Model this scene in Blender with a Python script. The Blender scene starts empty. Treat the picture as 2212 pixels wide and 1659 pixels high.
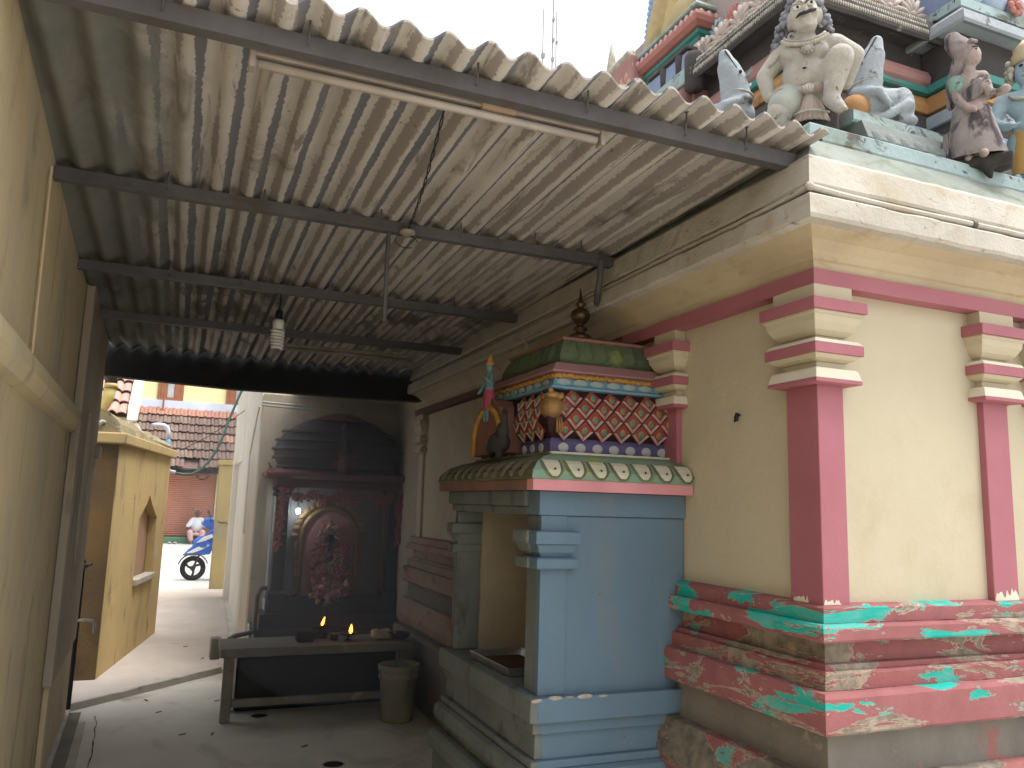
import bpy, bmesh, math, random
from math import sin, cos, pi, radians, sqrt
from mathutils import Vector, Matrix, noise as mnoise
random.seed(7)
scene = bpy.context.scene
COL = scene.collection

# ---------------------------------------------------------------- camera
YAW, PITCH, ROLL, FPX = 0.3887401, 0.1515741, 0.02962399, 1720.65
cam_d = bpy.data.cameras.new('camera'); cam = bpy.data.objects.new('camera', cam_d); COL.objects.link(cam)
fwd0 = Vector((sin(YAW), cos(YAW), 0)); rgt0 = Vector((cos(YAW), -sin(YAW), 0)); up0 = Vector((0, 0, 1))
fw = fwd0*cos(PITCH)+up0*sin(PITCH); upv = up0*cos(PITCH)-fwd0*sin(PITCH)
rr = rgt0*cos(ROLL)+upv*sin(ROLL); uu = upv*cos(ROLL)-rgt0*sin(ROLL)
mw = Matrix(((rr.x, uu.x, -fw.x, 0), (rr.y, uu.y, -fw.y, 0), (rr.z, uu.z, -fw.z, 1.6), (0, 0, 0, 1)))
cam.matrix_world = mw
cam_d.sensor_width = 36; cam_d.lens = FPX/2212*36; cam_d.clip_start = 0.05; cam_d.clip_end = 2000
scene.camera = cam

# ---------------------------------------------------------------- sky, sun, exposure
SUN_EL, SUN_AZ = radians(70), radians(120)      # azimuth clockwise from +y
world = bpy.data.worlds.new('World'); scene.world = world; world.use_nodes = True
wn = world.node_tree.nodes; wl = world.node_tree.links
bg = wn['Background']; bg.inputs['Strength'].default_value = 0.15
sky = wn.new('ShaderNodeTexSky'); sky.sky_type = 'NISHITA'; sky.sun_disc = False
sky.sun_elevation = SUN_EL; sky.sun_rotation = SUN_AZ; sky.air_density = 1.0; sky.dust_density = 4.0; sky.ozone_density = 1.0
hs = wn.new('ShaderNodeHueSaturation'); hs.inputs['Saturation'].default_value = 0.22     # a white, hazy overcast
wl.new(sky.outputs['Color'], hs.inputs['Color']); wl.new(hs.outputs['Color'], bg.inputs['Color'])
sun_d = bpy.data.lights.new('sun', 'SUN'); sun_d.energy = 1.2; sun_d.angle = radians(28); sun_d.color = (1, .95, .86)
sun = bpy.data.objects.new('sun', sun_d); COL.objects.link(sun)
sdir = Vector((sin(SUN_AZ)*cos(SUN_EL), cos(SUN_AZ)*cos(SUN_EL), sin(SUN_EL)))
sun.rotation_euler = sdir.to_track_quat('Z', 'Y').to_euler(); sun.location = sdir*30
vs = scene.view_settings; vs.view_transform = 'Standard'; vs.look = 'None'; vs.gamma = 1; vs.use_curve_mapping = False
vs.exposure = 1.42
scene.render.engine = 'CYCLES'
scene.cycles.max_bounces = 10; scene.cycles.diffuse_bounces = 8

# ---------------------------------------------------------------- mesh helpers
BASE = {}
def tag(o, label, cat, group=None):
    o['label'] = label; o['category'] = cat
    if group: o['group'] = group
    return o
def thing(name, label, cat, loc=(0, 0, 0), group=None):
    o = bpy.data.objects.new(name, None); COL.objects.link(o); o.location = loc
    o.empty_display_size = .1; BASE[o] = Vector(loc)
    return tag(o, label, cat, group)
def adopt(o, parent):
    if parent is not None:
        o.parent = parent
        if parent in BASE: o.matrix_parent_inverse = Matrix.Translation(-BASE[parent])
def link(name, me, m, parent=None, smooth=False):
    me.materials.append(m)
    if smooth: me.polygons.foreach_set('use_smooth', [True]*len(me.polygons))
    o = bpy.data.objects.new(name, me); COL.objects.link(o); adopt(o, parent)
    return o
def copy_tree(o, parent=None):
    c = o.copy(); COL.objects.link(c)
    if parent is not None: c.parent = parent
    for ch in list(o.children): copy_tree(ch, c)
    return c
class MB:
    def __init__(s): s.v = []; s.f = []
    def add(s, vs, fs):
        n = len(s.v); s.v += [tuple(v) for v in vs]; s.f += [tuple(i+n for i in f) for f in fs]; return s
    def box(s, x0, x1, y0, y1, z0, z1):
        return s.add([(x0,y0,z0),(x1,y0,z0),(x1,y1,z0),(x0,y1,z0),(x0,y0,z1),(x1,y0,z1),(x1,y1,z1),(x0,y1,z1)],
                     [(0,3,2,1),(4,5,6,7),(0,1,5,4),(1,2,6,5),(2,3,7,6),(3,0,4,7)])
    def obox(s, c, ex, ey, ez):          # oriented box, half axes as vectors
        c, ex, ey, ez = map(Vector, (c, ex, ey, ez))
        q = [c+ex*a+ey*b+ez*d for d in (-1, 1) for a, b in ((-1,-1),(1,-1),(1,1),(-1,1))]
        return s.add(q, [(0,3,2,1),(4,5,6,7),(0,1,5,4),(1,2,6,5),(2,3,7,6),(3,0,4,7)])
    def rings(s, rs, capa=True, capb=True, close=True):
        n = len(rs[0]); vs = [p for r in rs for p in r]; fs = []
        for i in range(len(rs)-1):
            for j in range(n if close else n-1):
                k = (j+1) % n; fs.append((i*n+j, i*n+k, (i+1)*n+k, (i+1)*n+j))
        if capa: fs.append(tuple(range(n-1, -1, -1)))
        if capb: fs.append(tuple((len(rs)-1)*n+j for j in range(n)))
        return s.add(vs, fs)
    def rect(s, x0, x1, y0, y1, prof, **k):      # stacked rectangles, prof = [(outset, z)]
        return s.rings([[(x0-o,y0-o,z),(x1+o,y0-o,z),(x1+o,y1+o,z),(x0-o,y1+o,z)] for o, z in prof], **k)
    def lathe(s, prof, c=(0,0,0), n=20, ax='z', a0=0):
        rs = []
        for r, z in prof:
            ring = []
            for i in range(n):
                a = a0+2*pi*i/n; p = (r*cos(a), r*sin(a), z)
                if ax == 'y': p = (p[0], z, -p[1])
                if ax == 'x': p = (z, p[0], p[1])
                ring.append((p[0]+c[0], p[1]+c[1], p[2]+c[2]))
            rs.append(ring)
        return s.rings(rs)
    def tube(s, pts, r, n=8, capd=True):
        pts = [Vector(p) for p in pts]; m = len(pts); rs = []
        rad = r if isinstance(r, (list, tuple)) else [r]*m
        up = None
        for i, p in enumerate(pts):
            t = ((pts[min(i+1, m-1)]-p).normalized()+(p-pts[max(i-1, 0)]).normalized())
            t = t.normalized() if t.length > 1e-6 else Vector((0, 0, 1))
            if up is None:
                up = Vector((0,0,1)) if abs(t.z) < .9 else Vector((1,0,0))
            a = t.cross(up).normalized(); b = a.cross(t).normalized(); up = b
            rs.append([tuple(p+(a*cos(2*pi*j/n)+b*sin(2*pi*j/n))*rad[i]) for j in range(n)])
        return s.rings(rs, capd, capd)
    def ell(s, c, r, n=14, m=9, rot=None):
        rs = []
        r = (r, r, r) if not isinstance(r, (list, tuple)) else r
        for i in range(m+1):
            th = -pi/2+pi*i/m; rr_ = max(cos(th), .02)
            ring = []
            for j in range(n):
                a = 2*pi*j/n; p = Vector((r[0]*rr_*cos(a), r[1]*rr_*sin(a), r[2]*sin(th)))
                if rot is not None: p = rot @ p
                ring.append(tuple(p+Vector(c)))
            rs.append(ring)
        return s.rings(rs)
    def caps(s, p, q, r0, r1, n=12):
        p, q = Vector(p), Vector(q); d = (q-p); L = d.length; d = d/L if L > 1e-9 else Vector((0,0,1))
        pts = []; rad = []
        for a in (-.98, -.8, -.5, 0): pts.append(p+d*(r0*a)); rad.append(r0*sqrt(1-a*a))
        for a in (0, .5, .8, .98): pts.append(q+d*(r1*a)); rad.append(r1*sqrt(1-a*a))
        return s.tube(pts, rad, n)
    def poly(s, pts, ax, a, b):          # 2D outline extruded along an axis between a and b
        def P(u, v, w): return {'x': (w, u, v), 'y': (u, w, v), 'z': (u, v, w)}[ax]
        return s.rings([[P(u, v, a) for u, v in pts], [P(u, v, b) for u, v in pts]])
    def mesh(s, name):
        me = bpy.data.meshes.new(name); me.from_pydata(s.v, [], s.f)
        bm = bmesh.new(); bm.from_mesh(me); bmesh.ops.recalc_face_normals(bm, faces=bm.faces[:]); bm.to_mesh(me); bm.free()
        return me
    def build(s, name, m, parent=None, smooth=False, bevel=0, seg=2, jit=0):
        me = s.mesh(name)
        if bevel:
            bm = bmesh.new(); bm.from_mesh(me)
            es = [e for e in bm.edges if len(e.link_faces) == 2 and e.calc_face_angle(0) > .5]
            bmesh.ops.bevel(bm, geom=es, offset=bevel, segments=seg, affect='EDGES', clamp_overlap=True, profile=.5)
            bm.to_mesh(me); bm.free()
        if jit: jitter(me, jit)
        return link(name, me, m, parent, smooth)
def jitter(me, a, f=14):
    for v in me.vertices:
        p = v.co
        v.co = p + Vector((mnoise.noise(p*f), mnoise.noise(p*f+Vector((7,3,1))), mnoise.noise(p*f+Vector((2,9,5)))))*a
def sculpt(name, mb, m, parent=None, voxel=.006, smooth=3, amp=0, freq=40):
    """overlapping primitives fused to one continuous skin"""
    me = mb.mesh('tmp'); o = bpy.data.objects.new('tmp', me); COL.objects.link(o)
    md = o.modifiers.new('r', 'REMESH'); md.mode = 'VOXEL'; md.voxel_size = voxel
    dg = bpy.context.evaluated_depsgraph_get(); dg.update()
    me2 = bpy.data.meshes.new_from_object(o.evaluated_get(dg)); me2.name = name
    bpy.data.objects.remove(o); bpy.data.meshes.remove(me)
    bm = bmesh.new(); bm.from_mesh(me2)
    for _ in range(smooth): bmesh.ops.smooth_vert(bm, verts=bm.verts[:], factor=.5, use_axis_x=True, use_axis_y=True, use_axis_z=True)
    bm.to_mesh(me2); bm.free()
    if amp: jitter(me2, amp, freq)
    me2.materials.clear()
    return link(name, me2, m, parent, True)
def course(name, prof, m, parent, wx, wy, yend, xend, step=.08, jit=.0015, smooth=False):
    """moulding swept round the temple corner; prof = closed [(outset, z)]"""
    rs = []
    y = yend
    omax = max(o for o, z in prof); omin = min(o for o, z in prof)
    while y > wy-omin+.02: rs.append([(wx-o, y, z) for o, z in prof]); y -= step
    rs.append([(wx-o, wy-o, z) for o, z in prof])
    x = wx-omin+.04
    while x < xend: rs.append([(x, wy-o, z) for o, z in prof]); x += step
    rs.append([(xend, wy-o, z) for o, z in prof])
    mb = MB().rings(rs); return mb.build(name, m, parent, smooth, jit=jit)
def struct(o): o['kind'] = 'structure'; return o

# ---------------------------------------------------------------- material helpers
def nd(nt, t, **k):
    n = nt.nodes.new(t)
    for a, b in k.items():
        if a in n.inputs: n.inputs[a].default_value = b
        else: setattr(n, a, b)
    return n
def rgb(c): return (c[0], c[1], c[2], 1)
def nz(nt, pos, scale, stretch=(1,1,1), detail=5, dist=0.0, rough=.6, off=(0,0,0)):
    mp = nd(nt, 'ShaderNodeMapping'); mp.inputs['Scale'].default_value = stretch; mp.inputs['Location'].default_value = off
    nt.links.new(pos, mp.inputs['Vector'])
    n = nd(nt, 'ShaderNodeTexNoise', Scale=scale, Detail=detail, Roughness=rough, Distortion=dist)
    nt.links.new(mp.outputs[0], n.inputs['Vector']); return n.outputs['Fac']
def step_(nt, v, lo, hi):
    r = nd(nt, 'ShaderNodeMapRange'); r.inputs['From Min'].default_value = lo; r.inputs['From Max'].default_value = hi; r.clamp = True
    nt.links.new(v, r.inputs['Value']); return r.outputs['Result']
def mix(nt, fac, a, b):
    m = nd(nt, 'ShaderNodeMix', data_type='RGBA')
    if isinstance(fac, (int, float)): m.inputs[0].default_value = fac
    else: nt.links.new(fac, m.inputs[0])
    for s, i in ((a, 6), (b, 7)):
        if isinstance(s, tuple): m.inputs[i].default_value = rgb(s)
        else: nt.links.new(s, m.inputs[i])
    return m.outputs[2]
MATS = {}
def mat(name, c1, c2=None, scale=3, rough=.85, bump=.25, bscale=70, metal=0, stains=(), spec=.3, stretch=(1,1,1), emit=None, estr=1, sss=0):
    """stains = [(colour, scale, lo, hi, stretch, distortion)]"""
    if name in MATS: return MATS[name]
    m = bpy.data.materials.new(name); m.use_nodes = True; nt = m.node_tree; b = nt.nodes['Principled BSDF']
    pos = nd(nt, 'ShaderNodeNewGeometry').outputs['Position']
    c2 = c2 or tuple(x*.8 for x in c1)
    col = mix(nt, step_(nt, nz(nt, pos, scale, stretch), .32, .68), c1, c2)
    for i, st in enumerate(stains):
        c, sc, lo, hi = st[:4]; stc = st[4] if len(st) > 4 else (1,1,1); ds = st[5] if len(st) > 5 else .4
        col = mix(nt, step_(nt, nz(nt, pos, sc, stc, 7, ds, .65, (i*3.1, 1.7*i, .3)), lo, hi), col, c)
    nt.links.new(col, b.inputs['Base Color'])
    b.inputs['Roughness'].default_value = rough; b.inputs['Metallic'].default_value = metal
    b.inputs['Specular IOR Level'].default_value = spec
    if bump:
        bp = nd(nt, 'ShaderNodeBump', Strength=bump, Distance=.01)
        nt.links.new(nz(nt, pos, bscale, (1,1,1), 4), bp.inputs['Height']); nt.links.new(bp.outputs[0], b.inputs['Normal'])
    if emit: b.inputs['Emission Color'].default_value = rgb(emit); b.inputs['Emission Strength'].default_value = estr
    MATS[name] = m; return m
def peel(name, top, teal, cream, conc, t1=.56, t2=.6, seed=0, st=(.42, .42, 1.6)):
    """layers of flaking paint: top coat, old teal coat, cream primer, bare dirty render"""
    m = bpy.data.materials.new(name); m.use_nodes = True; nt = m.node_tree; b = nt.nodes['Principled BSDF']
    pos = nd(nt, 'ShaderNodeNewGeometry').outputs['Position']
    top2 = tuple(x*.72 for x in top)
    c = mix(nt, step_(nt, nz(nt, pos, 9, detail=6), .3, .75), top, top2)
    n1 = nz(nt, pos, 5.5, st, 9, .8, .66, (seed, seed*2, 1))
    n2 = nz(nt, pos, 4.0, st, 9, 1.0, .68, (seed+5, 3, seed))
    n3 = nz(nt, pos, 11, st, 6, .5, .6, (2, seed, 8))
    c = mix(nt, step_(nt, n1, t1+.003, t1+.008), c, cream)
    c = mix(nt, step_(nt, n1, t1+.007, t1+.014), c, mix(nt, step_(nt, n3, .45, .7), teal, tuple(.7*x+.12 for x in teal)))
    c = mix(nt, step_(nt, n2, t2-.006, t2-.002), c, cream)
    conc_c = mix(nt, step_(nt, nz(nt, pos, 16, detail=8), .35, .68), conc, tuple(x*.4 for x in conc))
    c = mix(nt, step_(nt, n2, t2, t2+.01), c, conc_c)
    c = mix(nt, step_(nt, n3, .66, .70), c, tuple(x*.55 for x in conc))
    nt.links.new(c, b.inputs['Base Color']); b.inputs['Roughness'].default_value = .8; b.inputs['Specular IOR Level'].default_value = .25
    h1 = nd(nt, 'ShaderNodeMath', operation='ADD'); nt.links.new(step_(nt, n1, t1, t1+.02), h1.inputs[0]); nt.links.new(step_(nt, n2, t2-.01, t2+.01), h1.inputs[1])
    h2 = nd(nt, 'ShaderNodeMath', operation='MULTIPLY_ADD'); nt.links.new(nz(nt, pos, 90), h2.inputs[0]); h2.inputs[1].default_value = .5
    sb = nd(nt, 'ShaderNodeMath', operation='MULTIPLY'); nt.links.new(h1.outputs[0], sb.inputs[0]); sb.inputs[1].default_value = -.4
    nt.links.new(sb.outputs[0], h2.inputs[2])
    bp = nd(nt, 'ShaderNodeBump', Strength=.5, Distance=.006); nt.links.new(h2.outputs[0], bp.inputs['Height']); nt.links.new(bp.outputs[0], b.inputs['Normal'])
    MATS[name] = m; return m

PITCHW = .122
def sheet_mat(name, pale, brown, phase, wet, mould=True):
    m = bpy.data.materials.new(name); m.use_nodes = True; nt = m.node_tree; b = nt.nodes['Principled BSDF']
    pos = nd(nt, 'ShaderNodeNewGeometry').outputs['Position']
    sp = nd(nt, 'ShaderNodeSeparateXYZ'); nt.links.new(pos, sp.inputs[0])
    fine = nz(nt, pos, 9, (1.5, 5, 1), 6, .3)
    slow = nz(nt, pos, 1.6, (2, .6, 1), 3)
    def ma(op, a, b_, c_=None):
        n = nd(nt, 'ShaderNodeMath', operation=op)
        for i, s in enumerate((a, b_, c_)):
            if s is None: continue
            if isinstance(s, (int, float)): n.inputs[i].default_value = s
            else: nt.links.new(s, n.inputs[i])
        return n.outputs[0]
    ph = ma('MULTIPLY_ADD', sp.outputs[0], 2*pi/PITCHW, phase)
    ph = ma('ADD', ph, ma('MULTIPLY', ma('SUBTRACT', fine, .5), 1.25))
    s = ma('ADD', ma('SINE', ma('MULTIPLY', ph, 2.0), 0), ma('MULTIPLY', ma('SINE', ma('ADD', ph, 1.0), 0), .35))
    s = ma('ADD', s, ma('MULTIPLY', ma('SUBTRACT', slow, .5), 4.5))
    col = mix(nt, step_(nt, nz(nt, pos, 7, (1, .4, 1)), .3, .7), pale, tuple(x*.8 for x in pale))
    valley_shade = mix(nt, step_(nt, nz(nt, pos, 5), .35, .65), (brown[0]*.62, brown[1]*.68, brown[2]*.78), (brown[0]*.5, brown[1]*.56, brown[2]*.66))  # shade of the corrugation valleys painted in as the darker stripe
    strip = mix(nt, step_(nt, ma('SINE', ma('ADD', ph, .8), 0), -.15, .15), brown, valley_shade)
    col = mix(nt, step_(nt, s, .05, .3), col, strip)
    if mould:      # damp mould patch creeping out from the boundary wall
        mk = ma('ADD', ma('MULTIPLY', sp.outputs[0], -1.1), nz(nt, pos, 2.4, (1, .45, 1), 7, .7, .62, (4, 1, 2)))
        col = mix(nt, step_(nt, mk, .56, .80), col, mix(nt, step_(nt, nz(nt, pos, 3.5), .3, .7), (.19,.185,.16), (.13,.135,.125)))
    col = mix(nt, step_(nt, nz(nt, pos, 2.2, (1, .6, 1), 6, .6, .6, (3, 3, 3)), wet, wet+.1), col, tuple(x*.55 for x in brown))
    col = mix(nt, step_(nt, nz(nt, pos, 6, (3, .35, 1), 7, .8, .65, (9, 2, 1)), .56, .66), col, tuple(x*.8 for x in brown))
    col = mix(nt, step_(nt, nz(nt, pos, 45, detail=3), .68, .74), col, tuple(x*.5 for x in brown))
    nt.links.new(col, b.inputs['Base Color']); b.inputs['Roughness'].default_value = .92; b.inputs['Specular IOR Level'].default_value = .15
    bp = nd(nt, 'ShaderNodeBump', Strength=.3, Distance=.006); nt.links.new(nz(nt, pos, 110), bp.inputs['Height']); nt.links.new(bp.outputs[0], b.inputs['Normal'])
    MATS[name] = m; return m

# palette
CREAM = mat('cream_paint', (.475,.42,.305), (.44,.385,.275), 2.2, .75, .25, 22, stains=[((.38,.31,.20), 2.6, .58, .85, (1,1,.7)), ((.26,.20,.13), 8, .70, .82, (1,1,.6)), ((.2,.16,.11), 30, .73, .76)])
CORN = mat('cornice_whitewash', (.47,.445,.395), (.37,.34,.285), 3, .85, .3, 60, stains=[((.36,.31,.23), 3, .5, .7, (1,1,1.6), 1.0), ((.20,.18,.155), 11, .62, .68, (1,1,2.2), 1.2), ((.16,.14,.12), 34, .68, .73)])
SOFFIT = mat('cornice_soffit', (.45,.375,.25), (.37,.30,.20), 2.5, .85, .25, 50, stains=[((.30,.22,.13), 4, .55, .75, (1,1,3), .8), ((.16,.13,.10), 12, .68, .74)])
PINK = mat('maroon_pink_paint', (.345,.125,.15), (.305,.105,.13), 4, .6, .1, 60, stains=[((.5,.3,.28), 24, .76, .79)])
PEELA = peel('flaking_plinth_paint', (.30,.115,.118), (.012,.34,.285), (.50,.38,.29), (.32,.27,.21), .555, .585, 0)
PEELB = peel('flaking_plinth_paint_bare', (.28,.10,.10), (.012,.30,.25), (.46,.36,.27), (.30,.25,.19), .56, .53, 3)
PEELC = peel('flaking_plinth_paint_worn', (.29,.11,.105), (.02,.26,.21), (.42,.34,.26), (.22,.19,.15), .60, .46, 6)
YELLOW = mat('yellow_wall_paint', (.52,.425,.255), (.46,.375,.235), 1.5, .85, .4, 16, stains=[((.37,.325,.25), 1.5, .48, .72, (1.4,1.4,.5), .6), ((.27,.215,.15), 4, .55, .72, (1,1,.4), .8), ((.16,.13,.09), 30, .72, .76)])
OCHRE = mat('ochre_wall_paint', (.47,.345,.155), (.40,.30,.145), 1.8, .85, .3, 45, stains=[((.22,.17,.10), 2.4, .56, .66, (1.8,1.8,.5), 1.4), ((.42,.36,.26), 2.2, .66, .72, (1,1,.8), .6), ((.12,.10,.07), 14, .68, .74)])
WHITEW = mat('limewashed_wall', (.72,.68,.60), (.62,.57,.48), 1.6, .9, .25, 45, stains=[((.34,.27,.19), 4, .60, .72, (1.5,1.5,.4), 1.0), ((.2,.16,.12), 20, .70, .75)])
TAN = mat('sooty_tan_plaster', (.46,.385,.28), (.36,.30,.22), 2.5, .9, .3, 45, stains=[((.20,.17,.13), 4, .58, .72)])
CONC = mat('floor_concrete', (.56,.53,.47), (.48,.45,.39), 1.6, .8, .25, 60, stains=[((.30,.28,.235), 2.2, .52, .74, (1,.6,1), .8), ((.52,.49,.43), 5, .66, .74, (1,1,1), .8), ((.10,.09,.08), 40, .74, .77)], spec=.35)
ALLEY = mat('alley_concrete', (.45,.40,.36), (.37,.33,.30), 1.6, .85, .2, 60, stains=[((.2,.17,.15), 3, .62, .75)])
PALE = mat('pale_cement', (.42,.39,.34), (.33,.30,.26), 5, .9, .3, 60, stains=[((.2,.18,.15), 7, .6, .7)])
STREET = mat('street_surface', (.45,.44,.42), (.40,.39,.37), .8, .9, .2, 30)
STEEL = mat('dull_grey_steel', (.115,.108,.112), (.075,.07,.072), 6, .6, .15, 60, metal=.2, stains=[((.09,.06,.045), 8, .6, .7)])
DARKW = mat('blackened_timber', (.022,.023,.026), (.014,.014,.017), 4, .8, .3, 30)
BLUE = mat('shrine_blue_paint', (.115,.185,.25), (.10,.16,.22), 2.0, .6, .15, 40, stains=[((.14,.175,.19), 2.6, .50, .70, (1,1,.5), .6), ((.10,.16,.215), 5, .45, .7, (1,1,.5), .8), ((.06,.065,.07), 7, .67, .76, (1.2,1.2,.8), .5), ((.035,.035,.03), 22, .70, .74), ((.40,.44,.45), 26, .72, .75)])
BLUEG = mat('sooty_shaded_blue_paint', (.165,.185,.18), (.12,.135,.13), 3, .8, .25, 45, stains=[((.06,.06,.055), 5, .52, .68, (1,1,.5), .8), ((.24,.24,.20), 6, .64, .7)])  # soot plus the shade of the side face, both in the colour
NICHE = mat('niche_ochre_soot', (.36,.315,.24), (.28,.245,.19), 3, .9, .2, 50, stains=[((.10,.08,.06), 2.5, .55, .8, (1,1,.6), .8)])
BLACKST = mat('oiled_black_granite', (.022,.021,.022), (.014,.014,.015), 5, .45, .2, 50, spec=.4)
DKRED = mat('sooty_red_paint', (.17,.06,.05), (.10,.04,.035), 5, .7, .3, 50)
WHITE = mat('white_plastic', (.72,.72,.69), (.64,.63,.58), 8, .45, 0, stains=[((.4,.37,.3), 12, .62, .72)])
TUBEW = mat('dusty_tube_fitting', (.29,.25,.215), (.21,.18,.16), 9, .6, .1, 60)
BRASS = mat('brass', (.15,.10,.055), (.09,.06,.04), 8, .4, .1, 60, metal=.7)
GOLD = mat('aged_gold_paint', (.32,.19,.06), (.20,.11,.05), 9, .45, .3, 60, metal=.3)
BLACKC = mat('black_cable', (.015,.015,.016), None, 5, .6, 0)
REARPINK = mat('dull_maroon_paint', (.17,.075,.07), (.10,.055,.05), 4, .8, .25, 50, stains=[((.24,.19,.14), 6, .6, .68)])  # duller, darker maroon for the inner stretch
REARCREAM = mat('rear_cream_paint', (.50,.43,.31), (.40,.34,.25), 2.2, .85, .25, 50, stains=[((.22,.18,.14), 2.6, .56, .74, (1,1,.6), .7)])  # cream with darker blotches for the inner stretch
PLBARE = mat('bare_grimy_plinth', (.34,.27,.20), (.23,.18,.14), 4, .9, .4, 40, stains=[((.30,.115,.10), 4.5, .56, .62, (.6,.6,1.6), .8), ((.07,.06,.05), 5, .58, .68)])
CAPW = mat('capital_whitewash', (.62,.57,.46), (.55,.50,.40), 5, .8, .2, 40, stains=[((.20,.16,.12), 22, .68, .72)])
# ---------------------------------------------------------------- ground and floors
def sheet(name, pts, m, parent=None):
    return MB().add(pts, [tuple(range(len(pts)))]).build(name, m, parent)
g = struct(sheet('ground', [(-400,-400,-.2),(400,-400,-.2),(400,500,-.2),(-400,500,-.2)], STREET))
court = struct(MB().box(-4, 9, -5, 14.15, -.19, 0).build('courtyard_floor', CONC))
al = [(-.67,6.98),(.47,8.06),(.62,8.06),(.80,14.15),(1.6,14.15),(1.6,14.9),(-1.6,14.9),(-1.6,7.0)]
alley = struct(MB().poly(al, 'z', -.18, .038).build('alley_floor', ALLEY, bevel=.006))
st = struct(MB().add([(-60,14.8,-.07),(60,14.8,-.07),(60,20,-.05),(-60,20,-.05),(60,26.65,.17),(-60,26.65,.17)], [(0,1,2,3),(3,2,4,5)]).build('street', STREET))
LINE = mat('road_paint', (.62,.62,.60), (.5,.5,.48), 6, .8, .1)
for yy in (20.6, 24.2):
    z = -.05+.22*(yy-20)/6.65
    sheet('road_marking', [(-40,yy,z+.006),(40,yy,z+.006),(40,yy+.14,z+.011),(-40,yy+.14,z+.011)], LINE, st)
d = Vector((1.07, 1.08, 0)).normalized(); nrm = Vector((-d.y, d.x, 0))
mid = Vector((-.08, 7.50, .028)); e = MB()
n = 16
rs = []
for i in range(n+1):
    p = Vector((-.64,6.95,0))+d*(1.6*i/n); w = .026+.006*mnoise.noise(p*6); h = .052+.01*mnoise.noise(p*5)
    rs.append([tuple(p-nrm*w+up0*.0), tuple(p+nrm*w), tuple(p+nrm*w*.8+up0*h), tuple(p-nrm*w*.7+up0*h)])
e.rings(rs).build('floor_lip', PALE, alley)
# gutter along the left wall
def lx(y): return -.43-.033*y
MB().poly([(lx(-2)+.003,-2),(lx(-2)+.06,-2),(lx(6.9)+.06,6.9),(lx(6.9)+.003,6.9)], 'z', .002, .03).build('wall_kerb', PALE, court, bevel=.005)
GUT = mat('dark_gutter_cement', (.17,.15,.12), (.12,.11,.09), 4, .8, .3, 50)  # flat strip, darker than the floor beside it
sheet('gutter_channel', [(lx(-2)+.06,-2,.004),(lx(-2)+.15,-2,.004),(lx(6.9)+.13,6.9,.004),(lx(6.9)+.06,6.9,.004)], GUT, court)
MB().poly([(lx(-2)+.15,-2),(lx(-2)+.21,-2),(lx(6.6)+.18,6.6),(lx(6.6)+.13,6.6)], 'z', .002, .008).build('gutter_edge', PALE, court, bevel=.003)
# cracks in the floor: thin dark grooves
CRK = mat('crack_dirt', (.05,.045,.04), None, 20, .95, 0)
def crack(pts, w=.004, z=.0055):
    mb = MB(); rs = []
    pp = []
    for a, b in zip(pts, pts[1:]):
        for k in range(6):
            t = k/6; q = Vector(a).lerp(Vector(b), t); pp.append(q+Vector((mnoise.noise(q*23)*.02, mnoise.noise(q*17+Vector((5,5,0)))*.02, 0)))
    for p in pp:
        ww = w*(.4+abs(mnoise.noise(p*31))*1.6); rs.append([(p.x-ww, p.y, z), (p.x+ww, p.y, z)])
    mb.rings(rs, False, False, close=False); return mb.build('floor_crack', CRK, court)
crack([(-.42,6.75,0),(-.38,6.2,0),(-.36,5.7,0),(-.33,5.1,0),(-.3,4.6,0)])
crack([(.2,7.5,0),(.33,7.62,0),(.44,7.68,0)], .003, .041)
HOLE = mat('drain_dark', (.008,.008,.008), None, 5, .9, 0)
for hx, hy, r in ((.69,6.45,.058), (1.015,5.18,.062)):
    MB().lathe([(r+.012,.001),(r+.012,.004),(r,.005),(r,.002)], (hx,hy,0), 24).build('drain_rim', PALE, court)
    MB().lathe([(r,.0015),(r,.003)], (hx,hy,0), 24).build('drain_hole', HOLE, court)
LIT = mat('dry_leaf_litter', (.22,.15,.08), (.12,.08,.05), 30, .9, 0)
for lx_, ly_, a in ((.0,6.75,.4),(.16,6.1,.1),(.55,7.35,.9),(-.1,7.15,2.),(.35,6.05,1.2),(.42,7.0,.3),(.9,5.6,.5),(.2,9.3,.3),(.35,8.6,1.)):
    zz = .04 if ly_ > 7.6 or (ly_-6.98 > lx_+.62) else .002
    q = MB().obox((lx_,ly_,zz+.004), (cos(a)*.022,sin(a)*.022,.002), (-sin(a)*.007,cos(a)*.007,0), (0,0,.0015)).build('fallen_leaf', LIT)
    tag(q, 'small dry leaf fallen on the concrete floor', 'leaf', 'leaves fallen on the floor')

# ---------------------------------------------------------------- left boundary wall
W = thing('boundary_wall', 'tall stained yellow wall with a string course, carrying one side of the sheet roof', 'wall', (lx(3),3,0))
def along(y0, y1, o0, o1, z0, z1):       # slab on the corridor side of the wall line, outset o0..o1
    return [(lx(y0)+o0,y0),(lx(y1)+o0,y1),(lx(y1)+o1,y1),(lx(y0)+o1,y0)], z0, z1
def wallpiece(name, m, y0, y1, o0, o1, z0, z1, bevel=.004, parent=W):
    p, a, b = along(y0,y1,o0,o1,z0,z1); return MB().poly(p, 'z', a, b).build(name, m, parent, bevel=bevel)
wallpiece('wall', YELLOW, -2.2, 6.75, -.32, 0, 0, 3.02)
GREYP = mat('grey_beige_pier_plaster', (.36,.31,.24), (.29,.25,.19), 2, .85, .25, 45, stains=[((.16,.13,.10), 4, .58, .75, (1,1,.3), .8)])
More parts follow.
